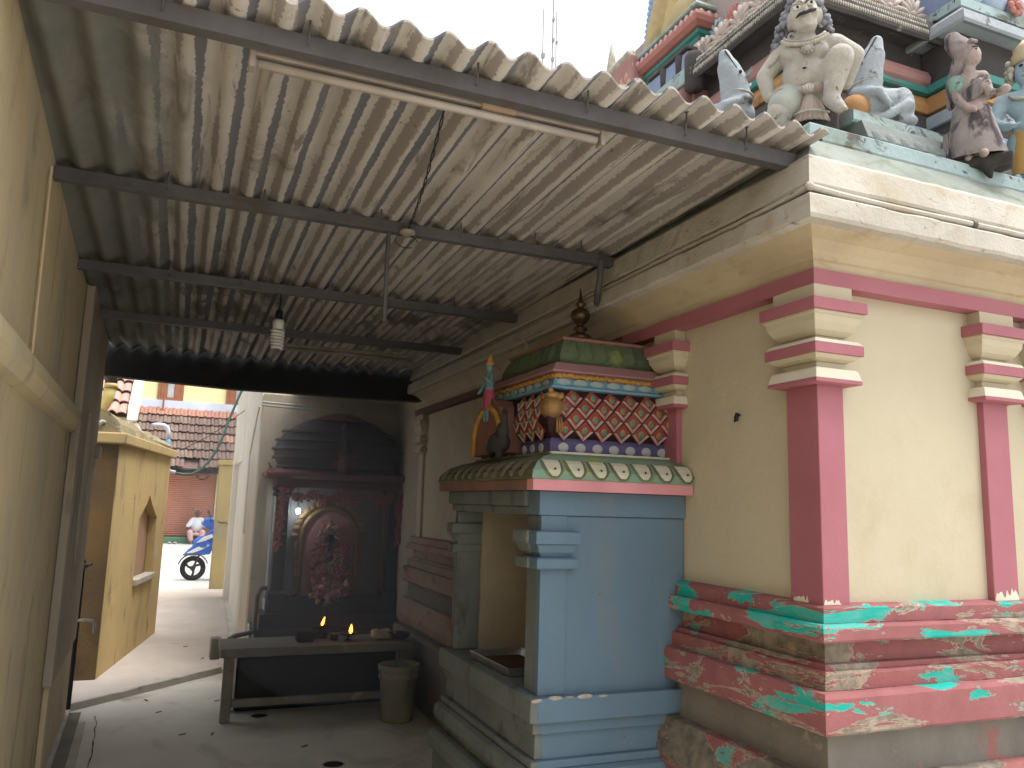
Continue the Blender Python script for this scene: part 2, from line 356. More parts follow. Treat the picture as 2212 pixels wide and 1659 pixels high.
# string course with a sloping top
mb = MB(); rs = []
for i in range(30):
    y = -2.2+(5.08+2.2)*i/29; j = .004*mnoise.noise(Vector((y*3,0,0)))
    rs.append([(lx(y)-.01,y,1.93),(lx(y)+.035+j,y,1.945),(lx(y)+.055+j,y,1.99),(lx(y)+.05+j,y,2.045),(lx(y)-.01,y,2.11)])
mb.rings(rs).build('string_course', YELLOW, W)
wallpiece('pier', GREYP, 5.12, 6.78, .002, .05, .55, 2.84, .008)
wallpiece('pier_foot', YELLOW, 5.2, 6.76, .002, .035, 0, .55, .01)
mb = MB(); p, a, b = along(6.6, 6.86, .0, .085, 1.82, 1.95); mb.poly(p, 'z', 1.86, 1.95)
p, a, b = along(6.62, 6.82, .0, .055, 0, 0); mb.poly(p, 'z', 1.78, 1.86); mb.build('bracket', GREYP, W, bevel=.006)
MB().tube([(lx(3.16)+.012,3.16,2.76),(lx(3.2)+.012,3.2,2.4),(lx(3.24)+.012,3.24,2.06)], .005).build('conduit', YELLOW, W)
MB().tube([(lx(5.6)+.058,5.6,2.1),(lx(5.62)+.058,5.62,1.5),(lx(5.7)+.058,5.7,1.15)], .012).build('conduit', GREYP, W)
# water pipe with tap standing near the pier
TP = thing('water_tap', 'old standpipe with a bent tap against the yellow wall pier', 'tap', (lx(6.85)+.03,6.85,0))
MB().tube([(lx(6.9)+.04,6.9,.0),(lx(6.9)+.04,6.9,.62),(lx(6.9)+.04,6.9,1.09),(lx(6.9)+.0,6.9,1.12)], .017).build('pipe', BLACKC, TP)
MB().tube([(lx(6.9)+.04,6.9,.66),(lx(6.9)+.09,6.85,.67),(lx(6.9)+.15,6.82,.665),(lx(6.9)+.165,6.82,.64),(lx(6.9)+.165,6.82,.58)], .012).build('spout', PALE, TP)
MB().ell((lx(6.9)+.05,6.88,1.06), (.03,.03,.02)).tube([(lx(6.9)+.05,6.88,1.06),(lx(6.9)+.10,6.85,1.07)], .01).build('valve', STEEL, TP)

# ---------------------------------------------------------------- sheet roof
RF = thing('sheet_roof', 'stained corrugated cement sheet roof on steel purlins over the passage', 'roof', (.7,4.3,2.7))
XC = .467
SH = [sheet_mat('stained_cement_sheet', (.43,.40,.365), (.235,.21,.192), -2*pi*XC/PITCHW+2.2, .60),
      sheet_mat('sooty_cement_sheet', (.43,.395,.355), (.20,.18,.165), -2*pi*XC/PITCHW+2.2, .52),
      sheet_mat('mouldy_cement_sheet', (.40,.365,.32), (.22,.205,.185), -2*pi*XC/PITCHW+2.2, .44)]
def zr(y): return 2.880-.026*(y-2.1)
def rsheet(x0, x1, y0, y1, dz, m, flat=0, seed=0):
    n = int((x1-x0)/PITCHW*12); rs = []; ny = 14
    for k in range(ny+1):
        y = y0+(y1-y0)*k/ny; lo = []; hi = []
        for i in range(n+1):
            x = x0+(x1-x0)*i/n
            z = zr(y)+dz+.0195*cos(2*pi*(x-XC)/PITCHW)*(1-flat)+.003*mnoise.noise(Vector((x*3,y*2,seed)))
            yy = y + (.007*mnoise.noise(Vector((x*9,seed,1))) if k in (0, ny) else 0)
            lo.append((x,yy,z-.0035)); hi.append((x,yy,z+.0035))
        rs.append(lo+hi[::-1])
    return MB().rings(rs).build('roof_sheet', m, RF, smooth=False)
for sx0, sx1, dz in ((-.60,.20,.002), (.12,1.20,-.004), (1.13,1.955,.006)):
    o = rsheet(sx0, sx1, 1.965+.01*random.random(), 4.62, dz, SH[0], 0, sx0)
    o = rsheet(sx0, sx1, 4.47, 6.98, dz+.013, SH[1], 0, sx0+5)
for o in RF.children:
    for p in o.data.polygons: p.use_smooth = len(p.vertices) == 4 and abs(p.normal.y) < .9
def purlin(y, z0, h, d, x0=-.60, x1=1.9):
    # angle section: upright flange and a short foot
    return MB().poly([(y,z0),(y+d,z0),(y+d,z0+.007),(y+.007,z0+.007),(y+.007,z0+h),(y,z0+h)], 'x', x0, x1).build('purlin', STEEL, RF, bevel=.0015)
for y, zz, h in ((2.08,2.800,.054), (3.30,2.770,.048), (4.50,2.738,.048), (5.55,2.705,.05)):
    purlin(y, zz, h, .045, -.60, 1.91)
HB = MB().tube([(0,0,-.012),(0,.012,-.02),(0,.0,.03),(0,0,.062)], .0032, 6).ell((0,0,.066), (.010,.010,.004), 8, 5).mesh('hook_bolt')
HB.materials.append(STEEL)
for y, zz in ((2.072,2.81), (3.292,2.78), (4.492,2.748)):
    for k in (-5, -2, 2, 5, 8, 10):
        x = XC+k*PITCHW
        if x < -.55 or x > 1.9: continue
        o = bpy.data.objects.new('hook_bolt', HB); COL.objects.link(o); o.location = (x, y, zz+.028); adopt(o, RF)

FB = MB().rings([[(-.70,6.99,2.53),(-.70,7.10,2.53),(-.70,7.10,2.90),(-.70,6.99,2.90)], [(.35,6.99,2.497),(.35,7.10,2.497),(.35,7.10,2.9),(.35,6.99,2.9)], [(2.04,6.99,2.515),(2.04,7.10,2.515),(2.04,7.10,2.9),(2.04,6.99,2.9)]]).build('fascia_beam', DARKW, None)
tag(FB, 'deep blackened timber fascia across the far end of the sheet roof', 'beam')

# ---------------------------------------------------------------- temple: walls, plinth, cornice
WX, WY, YE, XE = 2.05, 2.16, 7.25, 5.6
T = thing('temple', 'cream temple block with maroon pilasters and flaking red and teal plinth', 'temple', (3.6,4.5,0))
MB().box(WX, XE, WY, YE, 0, 2.5).build('wall', CREAM, T)
REAR = {}
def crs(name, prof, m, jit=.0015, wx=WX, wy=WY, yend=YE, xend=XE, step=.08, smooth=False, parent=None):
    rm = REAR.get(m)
    if rm:      # inner stretch behind the niche shrine takes its own rear colours
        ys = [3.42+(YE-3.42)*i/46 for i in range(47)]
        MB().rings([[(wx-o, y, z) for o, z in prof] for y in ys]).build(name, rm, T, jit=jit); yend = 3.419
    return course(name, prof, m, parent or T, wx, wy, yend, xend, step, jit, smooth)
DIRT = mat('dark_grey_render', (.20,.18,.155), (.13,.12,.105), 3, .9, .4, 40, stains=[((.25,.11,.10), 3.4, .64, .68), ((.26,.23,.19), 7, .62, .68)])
REAR.update({PEELA: PLBARE, PEELB: PLBARE, PEELC: PLBARE, PINK: REARPINK, SOFFIT: REARCREAM})
crs('plinth_base', [(-.02,.0),(.17,.0),(.17,.50),(.155,.53),(-.02,.53)], DIRT, .003)
crs('plinth_torus', [(-.02,.53),(.10,.53),(.135,.57),(.15,.63),(.14,.70),(.105,.76),(-.02,.76)], PEELC, .003)
crs('plinth_recess', [(-.02,.76),(.055,.76),(.045,.907),(-.02,.907)], DIRT, .002)
crs('plinth_slab', [(-.02,.907),(.097,.907),(.104,.915),(.106,1.02),(.098,1.034),(-.02,1.036)], PEELA, .0035, step=.05)
crs('plinth_riser', [(-.02,1.036),(.066,1.036),(.066,1.086),(.06,1.094),(-.02,1.095)], PEELB, .003, step=.05)
crs('plinth_fillet', [(-.02,1.095),(.045,1.095),(.042,1.112),(-.02,1.113)], PEELB, .002)
crs('plinth_neck', [(-.02,1.113),(.016,1.113),(.014,1.187),(-.02,1.187)], PEELB, .002)
crs('plinth_ledge', [(-.02,1.187),(.078,1.189),(.083,1.196),(.083,1.234),(.076,1.243),(-.02,1.245)], PEELA, .003, step=.05)
crs('plinth_band', [(-.02,1.245),(.05,1.245),(.05,1.292),(.042,1.298),(.001,1.305),(-.02,1.306)], PEELA, .0025, step=.05)
# entablature
crs('frieze_band', [(-.02,2.40),(.058,2.402),(.06,2.458),(-.02,2.459)], PINK, .0012)
crs('soffit', [(-.02,2.459),(.048,2.459),(.052,2.489),(.062,2.495),(.075,2.52),(.105,2.548),(.15,2.566),(.165,2.574),(.165,2.60),(-.02,2.62)], SOFFIT, .0015)
CF = [(-.02,2.585),(.165,2.60),(.166,2.571),(.205,2.573),(.212,2.585),(.211,2.65),(.20,2.660),(.165,2.664),(.163,2.69),(.188,2.694),(.192,2.705),(.178,2.80),(.168,2.814),(-.02,2.84)]
crs('cornice', CF, CORN, .0045, step=.05)
GREENL = mat('algae_blue_wash', (.26,.28,.25), (.16,.18,.155), 3, .9, .3, 45, stains=[((.10,.12,.08), 3.5, .52, .68, (1,1,1), .8)])
crs('roof_slope', [(-.2,2.80),(.155,2.818),(.05,2.945),(-.2,2.95)], GREENL, .002)
LBLUE = mat('weathered_pale_blue', (.33,.42,.43), (.25,.325,.33), 3, .8, .3, 45, stains=[((.055,.05,.05), 5.5, .57, .63, (1,1,1.4), 1.0), ((.55,.56,.52), 9, .64, .70), ((.19,.21,.16), 3, .50, .68), ((.045,.04,.04), 13, .62, .67, (1,1,.7), 1.2)])
GREYL = mat('grey_lotus_render', (.22,.25,.24), (.14,.15,.14), 4, .9, .4, 40, stains=[((.06,.06,.055), 5, .58, .68)])
crs('parapet_ledge', [(-.3,2.95),(.036,2.951),(.042,2.96),(.042,3.012),(.03,3.022),(-.3,3.03)], LBLUE, .002)
MB().rings([[(x, WY-o, z) for o, z in [(-.35,3.03),(-.045,3.03),(-.03,3.07),(-.045,3.11),(-.06,3.15),(-.35,3.15)]] for x in (2.37, 3.2, 4.2, XE)]).build('parapet_neck', GREYL, T)
MB().box(2.13, 2.369, 2.235, 2.52, 3.03, 3.075).build('corner_platform', GREYL, T, bevel=.008, jit=.004)
MB().box(2.13, 2.40, 2.521, 6.0, 3.03, 3.14).build('side_parapet', GREYL, T, bevel=.008)
lot = MB()
for k in range(26):
    x = 2.42+k*.075; lot.ell((x, WY+.042, 3.075), (.030,.016,.034), 10, 6)
lot.build('lotus_row', GREYL, T, True)
MB().rings([[(x, WY-o, z) for o, z in [(-.5,3.15),(-.085,3.152),(-.078,3.16),(-.078,3.198),(-.09,3.206),(-.5,3.21)]] for x in (2.35, 2.8, 3.2, 3.8, 4.4, XE)]).build('parapet_top', LBLUE, T, jit=.003)
MB().box(2.4, XE, 2.55, YE, 2.5, 3.2).build('core', GREYL, T)
# pilasters
def pilaster(x0, x1, y0, y1, parent=T, PINK=PINK, CREAM=CREAM):
    jz = random.uniform(-.002,.002)
    s = MB().rect(x0, x1, y0, y1, [(0,1.298),(0,2.052)]).build('pilaster', PINK, parent, bevel=.003)
    pinks = [[(.03,2.050),(.046,2.053),(.046,2.066),(.03,2.067)], [(.02,2.153),(.052,2.154),(.052,2.19),(.02,2.191)], [(.02,2.303),(.064,2.305),(.064,2.346),(.02,2.347)]]
    creams = [[(.0,2.066),(.045,2.0665),(.037,2.098),(.031,2.105),(.0,2.106)], [(.0,2.106),(.004,2.107),(.004,2.13),(0,2.131)],
              [(.0,2.130),(.012,2.131),(.032,2.140),(.044,2.1535),(0,2.154)], [(0,2.1905),(.050,2.191),(.040,2.206),(0,2.207)], [(0,2.207),(.003,2.208),(.003,2.224),(0,2.225)],
              [(0,2.222),(.012,2.223),(.03,2.240),(.045,2.268),(.048,2.29),(.055,2.295),(.055,2.3045),(0,2.305)], [(0,2.347),(.028,2.348),(.028,2.404),(0,2.405)]]
    for p in pinks: MB().rect(x0, x1, y0, y1, p).build('capital_slab', PINK, s, bevel=.002)
    for i, p in enumerate(creams): MB().rect(x0, x1, y0, y1, p).build('capital_moulding', CAPW if i in (0, 3) and CREAM is not REARCREAM else CREAM, s, bevel=.0015)
    return s
pilaster(2.020, 2.137, 2.130, 2.285)
for a, b in ((2.846,2.980), (3.15,3.285), (4.0,4.13)): pilaster(a, b, WY-.028, WY+.10)
pilaster(WX-.028, WX+.10, 2.988, 3.10)
pilaster(WX-.028, WX+.10, 7.02, 7.16, T, REARCREAM, REARCREAM)
MB().box(WX-.004, WX+.02, 4.2, YE, 1.306, 2.40).build('rear_panel', REARCREAM, T)
# old conduit pipe lying in the cornice groove, both sides of the corner
CP = thing('conduit_pipe', 'thin whitewashed conduit pipe running round the temple cornice groove', 'pipe', (WX-.18,WY-.18,2.68))
pts = [(WX-.190, y, 2.676+.006*mnoise.noise(Vector((0,y*2,0)))) for y in [3.55-.2*i for i in range(7)]] + [(WX-.192, 2.05, 2.679), (WX-.192, WY-.19, 2.683)]
MB().tube(pts, .010, 8).build('pipe', CORN, CP)
pts = [(WX-.185, WY-.195, 2.682)] + [(x, WY-.194, 2.677+.005*mnoise.noise(Vector((x*2,4,0)))) for x in [2.0+.2*i for i in range(18)]]
MB().tube(pts, .011, 8).build('pipe', CORN, CP)
MB().ell((WX-.19,WY-.19,2.685), (.017,.017,.016), 10, 6).build('elbow', CORN, CP)
MB().tube([(2.62,WY-.194,2.678),(2.64,WY-.194,2.678)], .0145, 10).build('clip', STEEL, CP)
# nail hook in the wall
q = MB().tube([(2.05,2.585,1.985),(2.03,2.58,1.985),(2.022,2.58,1.978),(2.02,2.582,1.955)], .004, 6).tube([(2.028,2.575,1.99),(2.02,2.572,1.96)], .008, 6).build('wall_hook', BLACKC)
tag(q, 'small rusty hook in the cream wall beside the corner pilaster', 'hook')

# ragged cream flakes where paint has come off the pilaster feet
def flake(P, u, v, n, w, h, seed, par):
    rnd = random.Random(seed); top = []
    k = 14
    for i in range(k+1): top.append((w*i/k, h*(.25+.75*rnd.random())*(1 if 0 < i < k else .3)))
    o = [(0,0)]+top+[(w,0)]
    P, u, v, n = map(Vector, (P, u, v, n))
    MB().rings([[tuple(P+u*a+v*b+n*d) for a, b in o] for d in (0, .0012)]).build('paint_flake', CAPW, par)
flake((2.022,2.1300,1.302), (1,0,0), (0,0,1), (0,-1,0), .075, .02, 1, T)
flake((2.0200,2.20,1.302), (0,1,0), (0,0,1), (-1,0,0), .07, .024, 2, T)
flake((2.848,WY-.0282,1.302), (1,0,0), (0,0,1), (0,-1,0), .128, .045, 3, T)
flake((3.155,WY-.0282,1.302), (1,0,0), (0,0,1), (0,-1,0), .12, .03, 4, T)
# ---------------------------------------------------------------- blue niche shrine against the temple side
NS = thing('niche_shrine', 'blue painted niche shrine with a peacock feather dome, built against the temple side', 'shrine', (1.70,3.5,0))
X0, X1, Y0, Y1 = 1.36, 2.045, 2.97, 4.06
SILL = .868
MB().box(X0+.05, X1, Y0, Y0+.16, .60, 1.565).build('front_wall', BLUE, NS, bevel=.003)
MB().box(X0, X0+.118, Y0-.006, Y0+.03, SILL, 1.565).build('corner_strip', BLUE, NS, bevel=.002)
MB().box(X0+.002, X0+.13, Y0+.032, Y0+.135, SILL, 1.565).build('jamb', BLUEG, NS, bevel=.004)
MB().box(X0+.02, X0+.05, Y0+.136, Y0+.158, SILL, 1.56).build('jamb_fillet', BLUEG, NS, bevel=.003)
MB().box(X0+.002, X0+.13, 4.005, Y1, SILL, 1.565).build('jamb', BLUEG, NS, bevel=.004)
MB().box(X0+.132, X1, Y0+.162, 3.98, .60, .862).build('niche_floor', NICHE, NS)
MB().box(1.80, X1, Y0+.163, 4.05, .863, 1.62).build('niche_back', NICHE, NS)
MB().box(X0+.131, 1.799, 3.985, Y1-.001, .70, 1.62).build('niche_side', NICHE, NS)
MB().box(X0+.131, 1.80, Y0+.161, Y0+.175, .863, 1.56).build('niche_side', NICHE, NS)
MB().box(X0+.0, X1, Y0+.165, Y1-.002, 1.567, 1.64).build('niche_ceiling', BLUEG, NS)
# lintel bands, plain blue on the front, soot and shade coloured in on the passage side
MB().box(X0-.012, X1, Y0-.012, Y0+.10, 1.566, 1.664).build('lintel', BLUE, NS, bevel=.003)
MB().box(X0-.014, X0+.10, Y0+.101, Y1+.012, 1.566, 1.60).build('lintel', BLUEG, NS, bevel=.003)
MB().box(X0-.03, X0+.10, Y0+.102, Y1+.03, 1.601, 1.665).build('lintel', BLUEG, NS, bevel=.004)
# bracket capitals on the jambs
def bracket(x0, x1, y0, y1, m, par):
    s = MB().rect(x0, x1, y0, y1, [(0,1.349),(.034,1.354),(.038,1.361),(.038,1.392),(.03,1.398),(.0,1.400)]).build('bracket', m, par, bevel=.002)
    MB().rect(x0, x1, y0, y1, [(0,1.400),(.008,1.401),(.012,1.410),(.014,1.416),(.022,1.418),(.034,1.446),(.036,1.450),(0,1.451)]).build('bracket_cove', m, s)
    MB().rect(x0, x1, y0, y1, [(0,1.451),(.046,1.452),(.046,1.500),(.04,1.504),(0,1.505)]).build('bracket_block', m, s, bevel=.002)
bracket(X0+.008, X0+.115, Y0+.0, Y0+.03, BLUE, NS)
bracket(X0-.002, X0+.11, Y0+.076, Y0+.13, BLUEG, NS)
bracket(X0+.012, X0+.11, 4.035, Y1-.02, BLUEG, NS)
# sill and base courses: a blue front and a side coloured for soot and shade, mitred as separate pieces
def base_course(name, o, z0, z1, bv=.006):
    MB().box(X0-o+.03, X1, Y0-o, Y0+.15, z0, z1).build(name, BLUE, NS, bevel=bv, jit=.002)
    MB().box(X0-o, X0-o+.20, Y0-o+.002, Y1+o, z0+.0015, z1-.0015).build(name, BLUEG, NS, bevel=bv, jit=.002)
base_course('sill', .045, .772, .867)
base_course('base_recess', .022, .728, .772, .003)
base_course('base_band', .008, .632, .728, .003)
base_course('base_fillet', .03, .60, .632)
base_course('base_torus', .062, .51, .60, .03)
base_course('base_recess', .02, .47, .51, .003)
base_course('base_torus', .085, .37, .47, .03)
base_course('base_block', .055, .22, .37)
base_course('base_plinth', .12, .0, .22, .01)
# chipped corner where blue gives way to bare cement
CHIP = mat('chipped_cement', (.46,.42,.36), (.22,.19,.15), 14, .9, .5, 60)
for cx, cy, cz, r in ((X0-.018,Y0-.042,.860,.017),(X0+.06,Y0-.043,.864,.020),(X0+.19,Y0-.043,.864,.022),(X0+.12,Y0-.044,.866,.012),(X0+.27,Y0-.044,.862,.014)):
    MB().ell((cx,cy,cz), (r*1.6,.006,r*.45), 9, 5).build('chipped_patch', CHIP, NS, jit=.004)
# cornice: pink band and lotus roof
PALEPINK = mat('pale_pink_paint', (.60,.27,.29), (.52,.22,.24), 4, .6, .1, 50)
PINKSOOTSHADE = mat('sooty_shaded_pink_paint', (.25,.12,.09), (.15,.09,.07), 5, .8, .2, 50)  # side copy of the pink, darkened for soot and shade
LOTG = mat('lotus_green_wash', (.16,.30,.24), (.22,.27,.18), 5, .75, .2, 50, stains=[((.28,.32,.08), 5, .52, .66), ((.10,.10,.07), 4, .6, .74)])
LOTS = mat('sooty_shaded_lotus_green', (.15,.16,.09), (.09,.09,.06), 5, .85, .3, 50)  # dark lotus green, soot and shade of the side slope in the tone
PETC = mat('cream_petal_paint', (.56,.54,.42), (.47,.45,.34), 8, .7, .15, 60)
PETS = mat('sooty_shaded_petal_paint', (.25,.22,.16), (.15,.14,.10), 8, .85, .2, 60)  # side copy of the petal cream, darkened for soot and shade
MOSS = mat('mossy_lime_paint', (.32,.38,.10), (.22,.27,.09), 6, .9, .3, 60, stains=[((.45,.44,.34), 9, .60, .66)])
MB().box(X0-.07, X1, Y0-.072, Y0-.01, 1.665, 1.709).build('cornice_band', PALEPINK, NS, bevel=.002)
MB().box(X0-.072, X0-.01, Y0-.010, Y1+.07, 1.666, 1.708).build('cornice_band', PINKSOOTSHADE, NS, bevel=.002)
MB().box(X0-.0105, X1, Y0-.0105, Y1+.065, 1.667, 1.707).build('cornice_core', PINKSOOTSHADE, NS)
LP = [(.072,1.709),(.078,1.716),(.070,1.745),(.035,1.782),(-.02,1.808),(-.085,1.824)]
def lrow(y0, y1, axis):
    pass
# front and side slopes of the lotus roof
def loff(z):
    for (a, za), (b, zb) in zip(LP, LP[1:]):
        if za <= z <= zb: return a+(b-a)*(z-za)/(zb-za)
    return LP[-1][0]
fr = MB().rings([[(X0-o, Y0-o, z), (X1, Y0-o, z)] for o, z in LP], False, False, close=False)
fr.build('lotus_slope', LOTG, NS)
sd = MB().rings([[(X0-o, Y1+o, z), (X0-o, Y0-o, z)] for o, z in LP], False, False, close=False)
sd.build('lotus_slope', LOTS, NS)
MB().box(X0+.083, X1, Y0+.083, Y1-.083, 1.71, 1.8245).build('lotus_core', LOTS, NS)
MB().box(X0+.075, X1, Y0+.075, Y0+.10, 1.8235, 1.833).build('lotus_rim', PETC, NS)
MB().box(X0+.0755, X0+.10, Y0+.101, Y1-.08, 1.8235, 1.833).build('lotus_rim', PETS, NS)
# petals, modelled once facing -y and shared
def petal_mesh(name, w, zlo, zhi, lift, inner=False):
    pts = []; n = 10; mb = MB(); rs = []
    for k in range(6):
        t = k/5; z = zlo+(zhi-zlo)*t
        ww = w*sqrt(max(0, 1-(1-t)**2.6))*.5 if t > 0 else w*.12
        ww = max(ww, w*.16)
        row = []
        for j in range(7):
            u = -1+2*j/6; row.append((u*ww, -(loff(z)+lift*(1-.35*u*u)), z))
        rs.append(row)
    mb.rings(rs, False, False, close=False); return mb.mesh(name)
PM1, PM2, PM3 = petal_mesh('petal', .098, 1.713, 1.79, .006), petal_mesh('petal_field', .070, 1.722, 1.789, .0085), None
def petal_set(mo, mi, md, m1, m2):
    a = mo.copy(); a.materials.append(m1); b = mi.copy(); b.materials.append(m2); return a, b
DOT = MB().ell((0,-.083,1.752), (.005,.003,.005), 8, 5).mesh('petal_dot'); DOT.materials.append(BLACKC)
fA, fB = petal_set(PM1, PM2, DOT, LOTS, PETC); sA, sB = petal_set(PM1, PM2, DOT, LOTS, PETS)
def put(me, name, parent, loc, rz=0):
    o = bpy.data.objects.new(name, me); COL.objects.link(o); o.location = loc; o.rotation_euler = (0,0,rz)
    if parent in BASE: adopt(o, parent)
    else: o.parent = parent
    return o
for k in range(7):
    x = X0+.02+k*.105
    a = put(fA, 'lotus_petal', NS, (x, Y0, 0)); put(fB, 'petal_field', a, (0,-.002,0)); put(DOT, 'petal_dot', a, (0,0,0))
for k in range(11):
    y = Y0+.03+k*.104
    a = put(sA, 'lotus_petal', NS, (X0, y, 0), -pi/2); put(sB, 'petal_field', a, (0,-.002,0)); put(DOT, 'petal_dot', a, (0,0,0))
# dome courses
DX0, DX1, DY0, DY1 = 1.462, 2.047, 3.10, 3.92
PURP = mat('violet_paint', (.10,.085,.19), (.075,.065,.14), 6, .7, .15, 50)
FRED = mat('feather_red_paint', (.235,.05,.042), (.175,.04,.036), 6, .6, .15, 50, stains=[((.20,.11,.08), 3.5, .55, .72)])
FGRV = mat('feather_groove_dark', (.035,.012,.012), None, 6, .8, .1)
CHEV = mat('feather_chevron_white', (.52,.43,.38), (.36,.27,.23), 12, .7, .1)
EYET = mat('feather_eye_teal', (.03,.26,.17), (.05,.17,.15), 14, .5, .1)
EYEO = mat('feather_eye_orange', (.48,.16,.03), (.36,.10,.03), 14, .6, .1)
SKYB = mat('sky_blue_paint', (.12,.27,.38), (.14,.25,.32), 7, .6, .15, 50)
PBLUE = mat('pale_blue_petal', (.30,.38,.37), (.22,.30,.31), 9, .7, .15, 50)
MARI = mat('marigold_yellow_paint', (.46,.26,.05), (.34,.17,.05), 25, .7, .3, 60)
MAUVE = mat('dusty_mauve_paint', (.33,.17,.18), (.26,.14,.14), 7, .7, .15, 50)
DGREEN = mat('deep_green_paint', (.10,.13,.07), (.07,.095,.055), 5, .95, .4, 50, stains=[((.20,.24,.06), 5, .58, .66)])
MB().rect(DX0, DX1, DY0, DY1, [(0,1.826),(.012,1.835),(.014,1.875),(.004,1.893),(0,1.896)]).build('violet_band', PURP, NS)
BOSS = MB().ell((0,0,0), (.026,.007,.021), 10, 6).mesh('lotus_boss'); WBOSS = mat('grey_white_boss', (.42,.41,.42), (.33,.32,.33), 12, .7, .2); BOSS.materials.append(WBOSS)
for k in range(7): put(BOSS, 'lotus_boss', NS, (DX0+.05+k*.083, DY0-.013, 1.855))
for k in range(8): put(BOSS, 'lotus_boss', NS, (DX0-.013, DY0+.08+k*.092, 1.855), pi/2)
BP = [(0,1.896),(.022,1.915),(.034,1.95),(.036,1.985),(.026,2.035),(.008,2.08),(-.012,2.108)]
def boff(z):
    for (a, za), (b, zb) in zip(BP, BP[1:]):
        if za <= z <= zb: return a+(b-a)*(z-za)/(zb-za)
    return BP[-1][0]
MB().rect(DX0, DX1, DY0, DY1, BP).build('feather_dome', FGRV, NS)
# feather scale: plate, chevron, eye
pl = MB().rings([[(0,-.002,-.047),(.047,-.002,0),(0,-.002,.047),(-.047,-.002,0)], [(0,-.007,-.0435),(.0435,-.007,0),(0,-.007,.0435),(-.0435,-.007,0)]]).mesh('feather_scale'); pl.materials.append(FRED)
def vee(r0, r1, y): return [(-r0,y,0),(0,y,-r0),(r0,y,0),(r1,y,.003),(0,y,-r1),(-r1,y,.003)]
ch = MB()
for r0, r1 in ((.0405,.0375), (.0325,.030)):
    ch.rings([vee(r0,r1,-.0075), vee(r0,r1,-.0115)])
ch = ch.mesh('chevron'); ch.materials.append(CHEV)
ey0 = MB().ell((0,-.009,.004), (.015,.004,.017), 10, 6).mesh('eye_ring'); ey0.materials.append(EYEO)
ey1 = MB().ell((0,-.012,.002), (.010,.004,.0125), 10, 6).mesh('eye'); ey1.materials.append(EYET)
def scale_at(face, u, z):
    dz = .004; slope = (boff(z+dz)-boff(z-dz))/(2*dz); tilt = math.atan(slope)
    o = bpy.data.objects.new('feather_scale', pl); COL.objects.link(o)
    if face == 'f': o.location = (u, DY0-boff(z), z); o.rotation_euler = (-tilt*-1, 0, 0)
    else: o.location = (DX0-boff(z), u, z); o.rotation_euler = (tilt, 0, -pi/2)
    adopt(o, NS)
    put(ch, 'chevron', o, (0,0,0)); put(ey0, 'eye_ring', o, (0,0,0)); put(ey1, 'eye', o, (0,0,0))
for r in range(4):
    z = 1.928+r*.047
    for k in range(7):
        u = DX0+.045+k*.0945+(.047 if r % 2 else 0)
        if u < DX1-.02: scale_at('f', u, z)
    for k in range(9):
        u = DY0+.06+k*.0945+(.047 if r % 2 else 0)
        if u < DY1-.03 and not (3.42 < u < 3.86): scale_at('s', u, z)
MB().rect(DX0, DX1, DY0, DY1, [(-.012,2.108),(.012,2.112),(.014,2.122),(-.004,2.128),(-.016,2.158),(-.022,2.160)]).build('blue_ring', SKYB, NS)
pb = MB().ell((0,0,0), (.036,.006,.017), 10, 6).mesh('ring_petal'); pb.materials.append(PBLUE)
for k in range(7):
    put(pb, 'ring_petal', NS, (DX0+.055+k*.083, DY0+.008, 2.143))
for k in range(8):
    put(pb, 'ring_petal', NS, (DX0+.008, DY0+.09+k*.092, 2.143), pi/2)
gb = MB()
for k in range(46):
    gb.ell((DX0+.022+k*.0125, DY0+.018+random.uniform(-.003,.003), 2.173+random.uniform(-.004,.004)), (.009,.009,.012), 6, 4)
for k in range(60):
    gb.ell((DX0+.018+random.uniform(-.003,.003), DY0+.03+k*.0128, 2.173+random.uniform(-.004,.004)), (.009,.009,.012), 6, 4)
o = gb.build('marigold_moulding', MARI, NS, True); o['kind'] = 'stuff'
MB().rect(DX0, DX1, DY0, DY1, [(-.02,2.160),(-.022,2.186),(.002,2.188),(.004,2.194),(-.03,2.234),(-.062,2.240)]).build('mauve_slab', MAUVE, NS, bevel=.002)
MB().rect(DX0, DX1+.4, DY0, DY1, [(-.07,2.240),(-.060,2.256),(-.064,2.285),(-.078,2.32),(-.098,2.352)]).build('green_dome', DGREEN, NS)
gp = MB()
rs = []
for k in range(6):
    t = k/5; w_ = .030*sin(pi*(.15+.75*t)); z = 2.262+.086*t
    rs.append([(-w_, -.0, z), (0, -.012, z), (w_, 0, z)])
def goff(z):
    P = [(-.060,2.256),(-.064,2.285),(-.078,2.32),(-.098,2.352)]
    for (a, za), (b, zb) in zip(P, P[1:]):
        if za <= z <= zb: return a+(b-a)*(z-za)/(zb-za)
    return P[-1][0]
gp.rings([[(x, y-goff(z), z) for x, y, z in r] for r in rs], False, False, close=False)
gp = gp.mesh('dome_petal'); gp.materials.append(DGREEN)
for k in range(5): put(gp, 'dome_petal', NS, (DX0+.14+k*.075, DY0+.0, 0))
for k in range(8): put(gp, 'dome_petal', NS, (DX0, DY0+.17+k*.072, 0), -pi/2)
MB().rect(DX0+.10, 2.04, DY0+.10, DY1-.10, [(0,2.351),(.010,2.354),(.012,2.366),(-.02,2.372),(-.10,2.40)]).build('dome_cap', PINKSOOTSHADE, NS)
MB().lathe([(.085,2.39),(.08,2.405),(.05,2.412),(.045,2.43),(.06,2.445),(.05,2.458),(.026,2.466),(.022,2.476),(.036,2.486),(.036,2.494),(.018,2.504),(.016,2.514),(.03,2.522),(.046,2.542),(.05,2.562),(.042,2.582),(.018,2.598),(.014,2.608),(.026,2.616),(.026,2.622),(.012,2.632),(.007,2.66),(.002,2.70)], (1.80,3.51,0), 20).build('finial', BRASS, NS, True)
